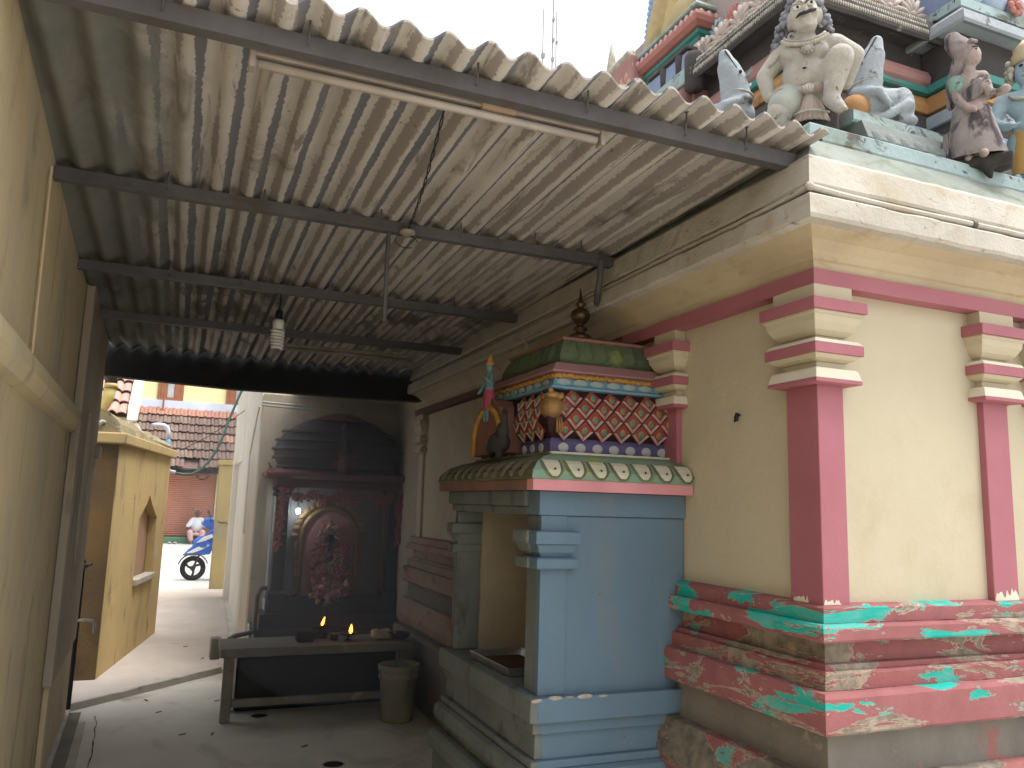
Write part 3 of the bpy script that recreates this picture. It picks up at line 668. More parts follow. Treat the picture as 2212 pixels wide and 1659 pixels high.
# gold medallion on the dome corner
md = sculpt('medallion', MB().ell((DX0-.01,DY0-.012,2.022), (.052,.050,.052)).ell((DX0-.005,DY0-.008,2.078), (.036,.034,.018)).ell((DX0-.02,DY0-.02,2.10), (.012,.012,.014)).ell((DX0+.028,DY0-.03,2.075), (.014,.012,.016)).ell((DX0-.03,DY0+.028,2.075), (.012,.014,.016)), GOLD, NS, .004, 2)
for dx, dy in ((.004,-.036), (.014,-.036), (.024,-.035)):
    MB().tube([(DX0+dx,DY0+dy,1.985),(DX0+dx*1.2,DY0+dy*1.1,1.955),(DX0+dx*1.3,DY0+dy*1.1,1.915)], [.004,.006,.008], 7).build('tassel', GOLD, md, True)
# arched gable on the passage face, with its dark niche
GAB = mat('faded_brick_red', (.22,.10,.075), (.15,.075,.06), 7, .8, .25, 50)
ga = [(3.42,1.84),(3.42,1.93),(3.44,2.0),(3.49,2.06),(3.56,2.10),(3.64,2.12),(3.72,2.10),(3.79,2.06),(3.84,2.0),(3.86,1.93),(3.86,1.84)]
MB().poly(ga, 'x', 1.37, DX0+.02).build('gable', GAB, NS, bevel=.008)
ring = [(1.366, 3.64+(y-3.64)*.82, 1.84+(z-1.84)*.84) for y, z in ga]
MB().tube(ring, .014, 8).build('gable_arch', MARI, NS, True)
# small painted deity on the gable, peacock at its feet
SKB = mat('weathered_blue_figure', (.10,.26,.30), (.16,.20,.19), 12, .8, .3, 60)
FG = thing('deity_figure', 'small painted figure with a crown, standing on the niche shrine gable', 'statue', (1.37,3.65,2.0))
fx, fy = 1.375, 3.65
sculpt('body', MB().ell((fx,fy,2.215), (.026,.032,.042)).ell((fx,fy,2.165), (.024,.030,.03)).ell((fx-.004,fy,2.275), (.018,.018,.022)).caps((fx,fy-.028,2.235), (fx-.015,fy-.055,2.19), .011,.009).caps((fx-.015,fy-.055,2.19), (fx-.04,fy-.04,2.215), .009,.007).caps((fx,fy+.028,2.235), (fx-.01,fy+.055,2.19), .011,.009).caps((fx-.01,fy+.055,2.19), (fx-.03,fy+.07,2.15), .009,.008).caps((fx,fy-.014,2.15), (fx-.012,fy-.02,2.07), .016,.011).caps((fx,fy+.014,2.15), (fx-.012,fy+.02,2.07), .016,.011).caps((fx-.012,fy-.02,2.07), (fx-.012,fy-.02,2.01), .011,.009).caps((fx-.012,fy+.02,2.07), (fx-.012,fy+.02,2.01), .011,.009), SKB, FG, .0045, 2, .002, 60)
MB().lathe([(.020,2.285),(.022,2.296),(.014,2.306),(.016,2.315),(.009,2.325),(.002,2.345)], (fx,fy,0), 12).build('crown', MARI, FG, True)
MB().rings([[(fx+.026*cos(a)*s, fy+.034*sin(a)*s, z) for a in [2*pi*i/12 for i in range(12)]] for s, z in ((1.0,2.16),(1.15,2.11),(1.2,2.06))]).build('garment', mat('magenta_paint', (.36,.06,.10), (.25,.05,.08), 9, .7, .2), FG)
PK = thing('peacock_figure', 'soot blackened peacock figure on the ledge of the niche shrine dome', 'statue', (1.33,3.42,1.83))
SOOT = mat('soot_black', (.028,.027,.025), (.045,.04,.036), 9, .9, .4, 40)
sculpt('body', MB().ell((1.345,3.42,1.885), (.05,.075,.05)).ell((1.34,3.37,1.93), (.03,.035,.05)).caps((1.34,3.35,1.95), (1.335,3.335,2.01), .017,.013).ell((1.333,3.33,2.02), (.014,.017,.014)).caps((1.333,3.32,2.02), (1.330,3.30,2.012), .007,.003).caps((1.35,3.47,1.89), (1.36,3.56,1.86), .04,.025).caps((1.34,3.40,1.86),(1.34,3.40,1.83),.018,.018), SOOT, PK, .005, 2, .003, 50)
# steel offering tray on the sill
TR = thing('offering_tray', 'shallow steel tray resting on the niche sill of the blue shrine', 'tray', (1.5,3.5,.868))
INOX = mat('brushed_steel', (.55,.55,.56), (.42,.42,.43), 10, .3, .05, 80, metal=.9)
ax = Vector((-.03,1,0)).normalized(); ay = Vector((1,.03,0)).normalized()
c0 = Vector((1.385,3.315,.869)); LX, LY = .26, .44
def tp(u, v, z): q = c0+ay*u+ax*v; return (q.x, q.y, .869+z)
def trect(o, z): return [tp(-o,-o,z),tp(LX+o,-o,z),tp(LX+o,LY+o,z),tp(-o,LY+o,z)]
MB().rings([trect(0,.001),trect(.006,.036),trect(.011,.037),trect(.011,.034),trect(.003,.030),trect(-.004,.005)]).build('tray', INOX, TR)
MB().rings([trect(-.02,.006),trect(-.02,.010)]).build('tray_lining', mat('charred_residue', (.05,.03,.025), (.10,.035,.03), 18, .8, .5, 60), TR, jit=.002)
# ---------------------------------------------------------------- shrine building at the far end
SB = thing('shrine_building', 'limewashed building flanking the alley, its sooty front holding the dark domed shrine', 'building', (1.6,10,0))
YB = 8.12
# front wall with an arched opening
def arch_pts(n=24):
    pts = []
    for i in range(n+1):
        a = pi*i/n; pts.append((1.44-.66*cos(a), 1.80+.66*sin(a)))
    return pts
MB().box(.70, 2.62, YB+.02, YB+.22, 0, 2.62).build('front_wall', TAN, SB)
MB().poly([(.70,YB+.221),(.72,YB+.221),(.90,13.62),(.86,13.62)], 'z', 0, 3.45).build('flank_wall', WHITEW, SB)
MB().poly([(.715,YB+.225),(2.62,YB+.225),(2.62,13.6),(.9,13.6)], 'z', 2.625, 3.44).build('upper_storey', WHITEW, SB)
MB().box(1.0, 2.9, 7.11, YB+.22, 2.66, 2.74).build('unseen_shade_slab', TAN, SB)  # unseen slab added to hold skylight off the shrine, short on the alley side
MB().box(2.05, 2.9, 7.27, YB, 0, 2.65).build('side_wall', TAN, SB)
MB().poly([(.80,12.0),(.87,12.0),(.88,13.64),(.78,13.64)], 'z', 2.12, 3.46).build('jetty', WHITEW, SB, bevel=.01)
MB().box(.78, 1.7, 13.63, 13.8, 0, 3.4).build('end_wall', WHITEW, SB)
for dz in (0, .03):
    MB().tube([(.66,7.9,2.48+dz),(1.2,7.92,2.47+dz),(1.98,7.95,2.49+dz)], .011, 7).build('conduit', PALE, SB)
MB().tube([(.665,8.2,2.5),(.68,8.6,2.40),(.715,9.6,2.1),(.715,9.62,1.2)], .010, 6).build('conduit', WHITEW, SB)
# ---------------------------------------------------------------- dark domed shrine
DS = thing('domed_shrine', 'dark granite shrine with a lobed dome and a deity under a gilded arch', 'shrine', (1.44,8.2,0))
LEDGE = mat('pale_blue_lit_edge', (.40,.47,.52), (.30,.36,.40), 8, .8, .2, 50)  # pale blue of the steps and alley light on the upright edge
def dbox(name, x0, x1, y0, y1, z0, z1, m=BLACKST, b=.006): return MB().box(x0,x1,y0,y1,z0,z1).build(name, m, DS, bevel=b)
dbox('base', .68, 2.22, 7.55, 8.135, .0, .26)
dbox('base', .72, 2.20, 7.62, 8.135, .26, .44)
dbox('base', .76, 2.18, 7.70, 8.135, .44, .56)
dbox('plinth', .84, 2.14, 7.80, 8.135, .56, .68)
dbox('step', .55, 1.75, 7.30, 7.55, 0, .07, PALE, .006)
dbox('step', .55, 1.78, 7.02, 7.29, 0, .035, PALE, .005)
for z0, z1, x in ((.26,.44,.712),(.44,.56,.752),(.56,.68,.832)):
    MB().box(x-.012, x-.001, 7.9, 8.11, z0+.01, z1-.004).build('pale_lit_edge', LEDGE, DS)
for x0, x1 in ((.86,.97),(1.93,2.05)):
    dbox('column', x0, x1, 7.83, 7.95, .68, 1.62)
    MB().rect(x0, x1, 7.83, 7.95, [(0,1.62),(.03,1.63),(.03,1.66),(.01,1.665),(.04,1.69),(.04,1.71)]).build('capital', BLACKST, DS)
    MB().rect(x0, x1, 7.83, 7.95, [(.03,.68),(.03,.74),(.0,.76)]).build('column_base', BLACKST, DS)
MB().box(.835, .845, 7.96, 8.1, .70, 1.70).build('pale_lit_edge', LEDGE, DS)  # alley light on the pilaster edge, put in as a pale strip
dbox('back_panel', .97, 1.93, 8.08, 8.135, .68, 1.72, mat('grey_backdrop_tile', (.21,.20,.195), (.16,.155,.15), 4, .6, .1))
dbox('lintel', .84, 2.07, 7.82, 8.13, 1.712, 1.79, DKRED)
MB().rect(.82, 2.09, 7.80, 8.13, [(0,1.79),(.06,1.80),(.085,1.815),(.085,1.845),(.03,1.872),(-.02,1.88)]).build('eave', DKRED, DS)
ep = MB().ell((0,0,0), (.034,.006,.016), 8, 5).mesh('eave_petal'); ep.materials.append(DKRED)
for k in range(18): put(ep, 'eave_petal', DS, (.78+k*.079, 7.716, 1.83))
for sx in (.78, 2.13): MB().ell((sx,7.76,1.85), (.04,.03,.05), 8, 6).tube([(sx,7.75,1.88),(sx+(.03 if sx < 1 else -.03)*-1,7.74,1.93)], .012, 6).build('corner_scroll', DKRED, DS, True)
# lobed dome: ribs on a bulging body
DM = mat('oily_dome_paint', (.055,.038,.034), (.035,.027,.026), 6, .6, .3, 40)
dome = MB(); prof = [(.50,1.88),(.56,1.92),(.60,1.99),(.61,2.06),(.585,2.14),(.53,2.22),(.44,2.30),(.32,2.37),(.20,2.41),(.12,2.43)]
rs = []
for r, z in prof:
    rs.append([(1.44+r*(1+.035*abs(cos(6*a)))*cos(a), 7.98+r*.42*(1+.035*abs(cos(6*a)))*sin(a), z) for a in [2*pi*i/72 for i in range(72)]])
dome.rings(rs).build('dome', DM, DS, True)
for k in range(5):
    z = 1.91+k*.085; pts = []
    rr_ = [r for r, zz in prof if zz <= z+.01][-1]
    for i in range(25):
        a = -pi+pi*i/24; pts.append((1.44+(rr_+.012)*1.03*cos(a), 7.98+(rr_+.012)*.435*sin(a), z))
    MB().tube(pts, .016, 6).build('dome_roll', DM, DS, True)
MB().rings([[(1.44+u*s, 7.72, z) for u, z in ((-.10,1.90),(-.12,2.0),(-.06,2.10),(0,2.2),(.06,2.10),(.12,2.0),(.10,1.90))] for s in (1,)] + [[(1.44+u, 7.80, z) for u, z in ((-.10,1.90),(-.12,2.0),(-.06,2.10),(0,2.2),(.06,2.10),(.12,2.0),(.10,1.90))]]).build('dome_gable', DKRED, DS, bevel=.01)
sculpt('dome_figure', MB().ell((1.44,7.70,2.12), (.035,.03,.05)).ell((1.44,7.70,2.19), (.024,.024,.028)).caps((1.41,7.70,2.14),(1.38,7.69,2.09),.014,.01).caps((1.47,7.70,2.14),(1.50,7.69,2.09),.014,.01).ell((1.44,7.69,2.06),(.06,.035,.03)), SOOT, DS, .007, 2)
MB().lathe([(.12,2.43),(.10,2.45),(.04,2.46),(.03,2.475),(.05,2.49),(.055,2.505),(.03,2.53),(.012,2.545),(.018,2.555),(.008,2.57),(.002,2.60)], (1.44,7.98,0), 16).build('finial', mat('dull_finial_brass', (.34,.28,.20), (.24,.19,.13), 8, .6, .1, metal=.1), DS, True)
MB().lathe([(.26,2.37),(.27,2.385),(.20,2.42),(.16,2.43),(.11,2.445)], (1.44,7.98,0), 8).build('dome_cap', DKRED, DS)
sculpt('dome_crest', MB().ell((1.44,7.76,2.22), (.05,.03,.07)).ell((1.44,7.79,2.31), (.03,.03,.05)).caps((1.44,7.74,1.92),(1.44,7.75,2.15),.07,.05).ell((1.38,7.75,2.06),(.05,.03,.04)).ell((1.50,7.75,2.06),(.05,.03,.04)), DKRED, DS, .01, 2, .006, 30)
# gilded arch
PR = thing('gilded_arch', 'gilded flame arch framing the garlanded deity in the dark shrine', 'arch', (1.40,8.02,.68))
pts = [(1.40-.27, 8.03, .68)] + [(1.40-.27, 8.03, z) for z in (.9,1.1,1.2)] + [(1.40-.27*cos(a), 8.03, 1.22+.30*sin(a)) for a in [pi*i/18 for i in range(1,18)]] + [(1.67, 8.03, z) for z in (1.2,1.1,.9,.68)]
PKA = mat('dusty_pink_arch_back', (.42,.20,.18), (.32,.15,.14), 8, .8, .2)
MB().poly([(1.40-.26,.69)]+[(1.40-.26*cos(a), 1.22+.29*sin(a)) for a in [pi*i/18 for i in range(0,19)]]+[(1.66,.69)], 'y', 8.04, 8.075).build('arch_back', PKA, PR)
MB().tube(pts, .028, 8).build('arch_band', GOLD, PR, True)
fl = MB().ell((0,-.01,0), (.026,.012,.042), 8, 6).mesh('flame_leaf'); fl.materials.append(GOLD)
for i in range(17):
    a = pi*(i+.5)/17; o = put(fl, 'flame_leaf', PR, (1.40-.335*cos(a), 8.02, 1.22+.37*sin(a))); o.rotation_euler = (0, -(pi/2-a)*-1-pi*0, 0)
for s in (-1, 1):
    for k in range(6): put(fl, 'flame_leaf', PR, (1.40+s*.31, 8.02, .74+k*.085))
# deity under heaps of flower garlands
DE = thing('deity_statue', 'garlanded deity with a pale crown seated under the gilded arch', 'statue', (1.40,7.98,.68))
sculpt('body', MB().ell((1.40,8.0,1.00), (.11,.07,.15)).ell((1.40,7.98,1.22), (.055,.052,.065)).ell((1.40,7.97,.80), (.17,.09,.12)).caps((1.31,8.0,1.08),(1.25,7.96,.96),.035,.028).caps((1.49,8.0,1.08),(1.55,7.96,.96),.035,.028).caps((1.40,8.0,1.12),(1.40,7.99,1.18),.035,.035), BLACKST, DE, .012, 2)
MB().lathe([(.055,1.27),(.06,1.29),(.045,1.32),(.05,1.34),(.03,1.37),(.01,1.41)], (1.40,7.98,0), 14).build('crown', GOLD, DE, True)
PETAL = mat('rose_garland', (.30,.07,.085), (.36,.13,.14), 40, .8, .3, 80)
PETAL2 = mat('pink_white_garland', (.38,.15,.155), (.40,.24,.22), 40, .8, .3, 80)
JAS = mat('jasmine_white', (.42,.34,.22), (.30,.25,.15), 40, .8, .3, 80)
def garland(name, pts, r, m, parent, n, spread=.6, seed=1):
    rnd = random.Random(seed); mb = MB(); P = [Vector(p) for p in pts]; L = len(P)-1
    for i in range(n):
        t = rnd.random()*L; k = min(int(t), L-1); p = P[k].lerp(P[k+1], t-k)
        q = p+Vector((rnd.gauss(0,1), rnd.gauss(0,1)*.7-.3, rnd.gauss(0,1)))*r*spread
        s = r*rnd.uniform(.3,.55); mb.ell(q, (s, s*.8, s*.8), 6, 4)
    o = mb.build(name, m, parent, True); o['kind'] = 'stuff'; return o
garland('garland', [(1.30,7.94,1.16),(1.28,7.90,1.0),(1.30,7.87,.86),(1.40,7.85,.76),(1.50,7.87,.86),(1.52,7.90,1.0),(1.50,7.94,1.16)], .05, PETAL, DE, 260, .7, 1)
garland('garland', [(1.34,7.94,1.12),(1.34,7.90,1.0),(1.40,7.88,.93),(1.46,7.90,1.0),(1.46,7.94,1.12)], .035, JAS, DE, 120, .7, 2)
garland('garland', [(1.28,7.86,.72),(1.40,7.83,.78),(1.54,7.86,.72)], .07, PETAL2, DE, 110, .8, 3)
garland('garland', [(1.30,7.93,1.25),(1.36,7.92,1.33),(1.44,7.92,1.33),(1.50,7.93,1.25)], .035, PETAL2, DE, 80, .7, 4)
def hang(x, z0, z1, label, seed):
    o = garland('hanging_garland', [(x,7.78,z0),(x+.008,7.78,(z0+z1)/2),(x,7.78,z1)], .034, PETAL, None, 150, .45, seed)
    del o['kind']; tag(o, label, 'garland', None)
hang(.885, 1.70, 1.13, 'red flower garland hanging down the alley-side column of the dark shrine', 11)
hang(2.02, 1.70, 1.18, 'red flower garland hanging down the temple-side column of the dark shrine', 12)
sw = garland('swag_garland', [(.90,7.78,1.70),(1.05,7.77,1.61),(1.18,7.78,1.66),(1.30,7.77,1.58),(1.44,7.78,1.65),(1.58,7.77,1.58),(1.72,7.78,1.66),(1.85,7.77,1.60),(2.0,7.78,1.70)], .034, PETAL, None, 420, .6, 13)
del sw['kind']; tag(sw, 'looping red flower garland strung under the lintel of the dark shrine', 'garland')
# small electric lamp in the shrine
LB = thing('shrine_lamp', 'tiny glowing white bulb hanging inside the dark shrine', 'lamp', (1.07,7.92,1.50))
MB().ell((1.07,7.92,1.49), (.022,.022,.026)).build('bulb', mat('lit_bulb', (.9,.95,1), None, 5, .4, 0, emit=(.85,.95,1), estr=38), LB, True)
MB().tube([(1.07,7.92,1.515),(1.07,7.93,1.60),(1.06,7.95,1.71)], .006, 6).build('cord', BLACKC, LB)
MB().tube([(1.07,7.92,1.512),(1.07,7.92,1.55)], .014, 8).build('holder', WHITE, LB)

# ---------------------------------------------------------------- stone bench and what stands on it
BN = thing('stone_bench', 'grey stone slab bench with a square leg in front of the dark shrine', 'bench', (1.1,6.5,0))
BST = mat('worn_grey_stone', (.22,.20,.165), (.15,.14,.115), 5, .75, .35, 50, stains=[((.32,.29,.24), 6, .60, .68), ((.06,.055,.05), 5, .62, .70)])
MB().box(.375, 1.80, 6.28, 6.74, .455, .520).build('slab', BST, BN, bevel=.008, jit=.004)
MB().box(.405, .475, 6.30, 6.37, 0, .454).build('leg', BST, BN, bevel=.006, jit=.003)
MB().box(1.70, 1.77, 6.30, 6.37, 0, .454).build('leg', BST, BN, bevel=.006, jit=.003)
MB().box(.43, .50, 6.62, 6.72, 0, .454).build('leg', BST, BN, bevel=.006, jit=.003)
MB().box(.478, 1.698, 6.325, 6.36, .10, .155).build('stretcher', BST, BN, bevel=.005)
MB().box(.52, 1.76, 6.62, 6.98, .0, .40).build('solid_base', BLACKST, BN, bevel=.02)
q = MB().box(.325, .40, 6.745, 6.88, .36, .52).build('stone_block', PALE, None, bevel=.012, jit=.004)
tag(q, 'small pale stone block set against the free end of the bench', 'block')
q = MB().tube([(.46,6.80,.50),(.50,6.90,.51),(.66,7.05,.515),(.665,7.06,.55),(.672,7.06,.80),(.70,7.08,.86),(.74,7.12,.86)], .02, 10).build('drain_pipe', BST)
tag(q, 'short bent grey pipe rising behind the free end of the bench', 'pipe')
q = MB().box(.93, 1.06, 6.45, 6.56, .521, .60).build('camphor_block', SOOT, None, bevel=.012, jit=.003)
tag(q, 'sooty square stone standing on the bench beside the oil lamps', 'block')
FLAME = mat('flame', (1,.45,.08), None, 5, .5, 0, emit=(1,.30,.03), estr=5)
FLAMEC = mat('flame_core', (1,.7,.3), None, 5, .5, 0, emit=(1,.62,.2), estr=16)
def oil_lamp(x, y, z, s, label, m, lean):
    t = thing('oil_lamp', label, 'oil lamp', (x,y,z), 'oil lamps burning on the bench')
    MB().lathe([(.028*s,z),(.030*s,z+.006),(.012*s,z+.014),(.012*s,z+.028),(.036*s,z+.036),(.060*s,z+.052),(.064*s,z+.062),(.058*s,z+.062),(.034*s,z+.046),(.004,z+.044)], (x,y,0), 20).build('bowl', m, t, True)
    MB().tube([(x,y-.02*s,z+.05),(x+.002,y-.05*s,z+.068)], .005, 6).build('wick', BLACKC, t)
    fx_, fy_ = x+.002, y-.05*s
    MB().tube([(fx_,fy_,z+.062),(fx_+lean*.2,fy_,z+.078),(fx_+lean*.6,fy_,z+.10),(fx_+lean,fy_,z+.13)], [.006*s,.013*s,.010*s,.001], 8).build('flame', FLAME, t, True)
    return t
oil_lamp(1.325, 6.46, .521, 1.15, 'round brass oil lamp with a tall flame on the bench top', BRASS, .004)
oil_lamp(1.13, 6.62, .5585, .85, 'small blackened oil lamp with a leaning flame, raised behind the square stone', SOOT, .02)
q = MB().box(1.08, 1.18, 6.575, 6.67, .521, .558).build('lamp_stand', SOOT, None, bevel=.008); tag(q, 'low black stand under the small blackened oil lamp', 'stand')
CLO = mat('crumpled_offwhite_cloth', (.46,.43,.37), (.34,.31,.27), 14, .9, .4, 50)
mb = MB()
rnd = random.Random(5)
for k in range(16):
    mb.ell((1.60+rnd.uniform(-.07,.08), 6.46+rnd.uniform(-.05,.05), .545+rnd.uniform(0,.035)), (rnd.uniform(.025,.05), rnd.uniform(.02,.04), rnd.uniform(.012,.03)), 8, 6)
q = sculpt('cloth_bundle', mb, CLO, None, .008, 1, .008, 35); tag(q, 'crumpled off-white cloth heap on the temple end of the bench', 'cloth')
MB_ = MB().lathe([(.04,.521),(.075,.545),(.085,.575),(.078,.577),(.06,.55),(.01,.53)], (1.725,6.42,0), 18).build('black_bowl', SOOT, None, True); tag(MB_, 'dark metal bowl beside the crumpled cloth on the bench', 'bowl')
MB_ = MB().lathe([(.030,.521),(.034,.565),(.040,.572),(.034,.574),(.028,.53),(.004,.526)], (1.22,6.50,0), 16).build('small_cup', mat('tarnished_steel', (.22,.2,.18), (.14,.13,.12), 9, .4, .1, metal=.7), None, True); tag(MB_, 'small tarnished metal cup between the two oil lamps', 'cup')
# bucket
BK = thing('bucket', 'grimy cream plastic bucket on the floor by the end of the bench', 'bucket', (1.66,6.05,0))
BKM = mat('grimy_plastic', (.30,.28,.20), (.20,.19,.14), 5, .6, .15, 50, stains=[((.10,.10,.07), 5, .55, .7, (1,1,.4), .8)])
cx, cy = 1.64, 6.08
MB().lathe([(.115,.0),(.118,.01),(.140,.30),(.150,.305),(.150,.325),(.143,.33),(.150,.36),(.156,.365),(.156,.40),(.148,.402),(.140,.36),(.112,.02),(.01,.015)], (cx,cy,0), 32).build('pail', BKM, BK, True)
pts = [(cx-.155*cos(a), cy-.05, .37-.12*sin(a)) for a in [pi*i/14 for i in range(15)]]
MB().tube(pts, .004, 6).build('handle', STEEL, BK)
q = MB().lathe([(.135,.34),(.135,.345)], (cx,cy,0), 24).build('bucket_water', mat('murky_water', (.05,.05,.04), None, 5, .15, 0), BK)
# ---------------------------------------------------------------- ochre block on the alley
OB = thing('ochre_wall_block', 'stained ochre masonry block with a pointed lamp niche beside the alley', 'wall block', (-.5,9,0))
def fx_(y): return -.52+.1646*(y-7.87)
dirv = Vector((.1646,1,0)).normalized(); nin = Vector((-dirv.y, dirv.x, 0))
def panel(name, outline, d0, d1, m, parent=OB, bevel=0):       # outline in (y, z) on the slanting face, d = depth behind it
    rs = []
    for dd in (d0, d1): rs.append([(fx_(y)+nin.x*dd, y+nin.y*dd, z) for y, z in outline])
    return MB().rings(rs).build(name, m, parent, bevel=bevel)
YN0, YN1 = 8.93, 9.80
panel('wall', [(7.87,.0),(10.3,.0),(10.3,.74),(7.87,.74)], 0, .22, OCHRE)
panel('wall', [(7.87,.7405),(YN0,.74),(YN0,1.36),(9.10,1.44),(9.25,1.52),(9.34,1.60),(9.46,1.52),(9.62,1.44),(YN1,1.36),(YN1,.74),(10.3,.74),(10.3,2.04),(7.87,2.04)], 0, .08, OCHRE)
PNK = mat('faded_pinkish_plaster', (.40,.25,.17), (.32,.21,.15), 4, .9, .25, 50)
panel('niche_back', [(YN0-.05,.745),(YN1+.05,.745),(YN1+.05,1.7),(YN0-.05,1.7)], .085, .25, PNK)
panel('niche_sill', [(YN0-.02,.70),(YN1+.02,.70),(YN1+.02,.765),(YN0-.02,.765)], -.035, .075, PALE, bevel=.01)
MB().poly([(-.95,7.872),(fx_(7.872)-.012,7.872),(fx_(10.29)-.26,10.29),(-.95,10.29)], 'z', 0, 2.039).build('core', OCHRE, OB)
SHADEGRIME = mat('shaded_grimy_ochre_end', (.14,.085,.035), (.07,.05,.03), 2.2, .9, .35, 40, stains=[((.03,.026,.022), 3, .5, .7, (1,1,.5), .8)])  # grime plus the shade under the eave, both put into the colour
MB().box(-.95, fx_(7.872)-.004, 7.852, 7.868, .0, 2.03).build('end_face', SHADEGRIME, OB)
MB().poly([(-1.0,7.80),(fx_(7.80)+.06,7.80),(fx_(10.38)+.05,10.38),(-1.0,10.38)], 'z', 2.041, 2.135).build('cap_slab', OCHRE, OB, bevel=.012, jit=.005)
MOSSY = mat('mossy_rubble', (.26,.21,.10), (.16,.135,.09), 6, .95, .6, 30, stains=[((.30,.28,.24), 7, .58, .66), ((.06,.055,.04), 8, .62, .7)])
mb = MB(); rs = []
for i in range(22):
    y = 7.84+2.45*i/21; xx = fx_(y); h = .21-.08*i/21+.03*mnoise.noise(Vector((y*4,0,0)))
    rs.append([(xx+.02-.02*i/21,y,2.13),(xx-.02,y,2.13+h*.45),(xx-.10,y,2.13+h*.85),(xx-.22,y,2.13+h),(-1.0,y,2.13+h*.9),(-1.0,y,2.13)])
mb.rings(rs).build('rubble_top', MOSSY, OB, jit=.02)
# near face is coloured with both grime and shade; old plaster scar on it
# ---------------------------------------------------------------- pipes
PV = thing('soil_pipe', 'thick plastic down pipe, dark above and yellowed below, above the ochre block', 'pipe', (-.66,7.98,2.4))
PVY = mat('yellowed_pvc', (.52,.40,.14), (.42,.32,.12), 6, .5, .1, 50); PVD = mat('sooty_pvc', (.035,.032,.03), (.06,.055,.05), 6, .6, .1)
MB().tube([(-.68,7.96,2.86),(-.66,7.97,2.70),(-.648,7.98,2.58)], .052, 16).build('pipe', PVD, PV, True)
MB().tube([(-.647,7.98,2.585),(-.647,7.98,2.545)], .058, 16).build('socket', PVY, PV, True)
MB().tube([(-.648,7.98,2.55),(-.66,7.98,2.46),(-.70,7.98,2.36),(-.74,7.98,2.28)], .050, 16).build('pipe', PVY, PV, True)
GALV = mat('dull_pale_pipe', (.42,.42,.38), (.33,.33,.29), 8, .6, .1)
q = MB().tube([(-.70,7.82,2.20),(-.67,7.80,2.225),(-.62,7.95,2.22),(-.34,9.2,2.19),(-.13,10.2,2.165)], .018, 10).build('water_line', GALV, None, True)
tag(q, 'pale thin pipe lying along the mossy top of the ochre block', 'pipe')
BP_ = thing('blue_pipe', 'pale elbow and sky blue plastic pipe at the far corner of the ochre block', 'pipe', (-.13,10.42,1.9))
PVB = mat('sky_blue_pvc', (.13,.38,.62), (.11,.32,.52), 6, .4, .05)
PVW = mat('pale_violet_pvc', (.55,.55,.62), (.48,.48,.56), 6, .4, .05)
yy = 10.42
MB().tube([(-.36,yy,2.425),(-.30,yy,2.435),(-.235,yy,2.432),(-.195,yy,2.41),(-.178,yy,2.36),(-.172,yy,2.27)], .026, 12).build('elbow', PVW, BP_, True)
MB().tube([(-.172,yy,2.28),(-.168,yy,2.17)], .024, 12).build('pipe', PVB, BP_, True)
MB().tube([(-.169,yy,2.175),(-.165,yy,2.125)], .029, 12).build('joint', PVW, BP_, True)
MB().tube([(-.165,yy,2.13),(-.150,yy,1.95)], .024, 12).build('pipe', PVB, BP_, True)
MB().tube([(-.150,yy,1.955),(-.143,yy,1.91),(-.12,yy,1.885),(-.06,yy,1.875)], .026, 12).build('elbow', PVW, BP_, True)
HG = mat('green_hose', (.10,.19,.15), (.08,.15,.12), 6, .5, .05)
q = MB().tube([(-.065,yy,1.873),(.03,yy,1.855),(.13,yy,1.865),(.22,yy,1.92),(.31,yy,2.03),(.385,yy,2.17),(.44,yy,2.33),(.49,yy,2.52),(.545,yy,2.70),(.62,yy,2.93),(.71,yy,3.05)], .016, 10).build('garden_hose', HG, None, True)
tag(q, 'green hose sagging across the alley from the blue pipe to the white wall', 'hose')
q = MB().tube([(-.3,12.2,2.30),(0,12.0,2.24),(.35,11.8,2.45),(.75,11.6,2.80)], .005, 6).build('overhead_wire', BLACKC); tag(q, 'thin dark wire slanting across the alley above the hose', 'wire')
# ---------------------------------------------------------------- gate pillar, wires, meter
GP = thing('gate_pillar', 'olive yellow gate pillar with a long crack at the street end of the alley', 'pillar', (.78,15.1,0))
OLV = mat('olive_yellow_plaster', (.42,.33,.14), (.33,.26,.12), 2, .85, .3, 45, stains=[((.30,.26,.18), 2, .5, .6, (1,1,.6)), ((.13,.10,.06), 6, .64, .72)])
MB().box(.63, 1.02, 15.0, 15.4, -.07, 2.16).build('shaft', OLV, GP, bevel=.012)
MB().box(.60, 1.06, 14.98, 15.42, 2.161, 2.25).build('cap', OLV, GP, bevel=.01)
MB().tube([(.67,14.999,1.19),(.73,14.999,1.15),(.80,14.999,1.17),(.88,14.999,1.10)], [.004,.012,.009,.004], 6).build('crack', CRK, GP)
GP2 = MB().box(1.03, 3.2, 15.05, 15.3, -.07, 2.3).build('compound_wall', OLV); tag(GP2, 'low plastered street wall running on from the cracked gate pillar', 'wall')
q = MB().box(.80, 1.04, 13.83, 13.92, 1.72, 1.98).build('meter_box', BLACKC, None, bevel=.01)
tag(q, 'small black electric box on the end of the white alley wall', 'box')
CC = thing('cable_coil', 'loop of spare black cable hanging over the alley mouth', 'cable', (.36,15.1,2.05))
for k in range(3):
    r = .10-.018*k; MB().tube([(.36+r*cos(a)*1.1, 15.1+.01*k, 1.98-.02*k+r*sin(a)*.8) for a in [2*pi*i/20 for i in range(21)]], .006, 6).build('loop', BLACKC, CC)
MB().tube([(-1.4,15.1,2.22),(-.4,15.1,2.10),(.36,15.1,2.06),(.62,15.1,2.14)], .008, 6).build('span', BLACKC, CC)

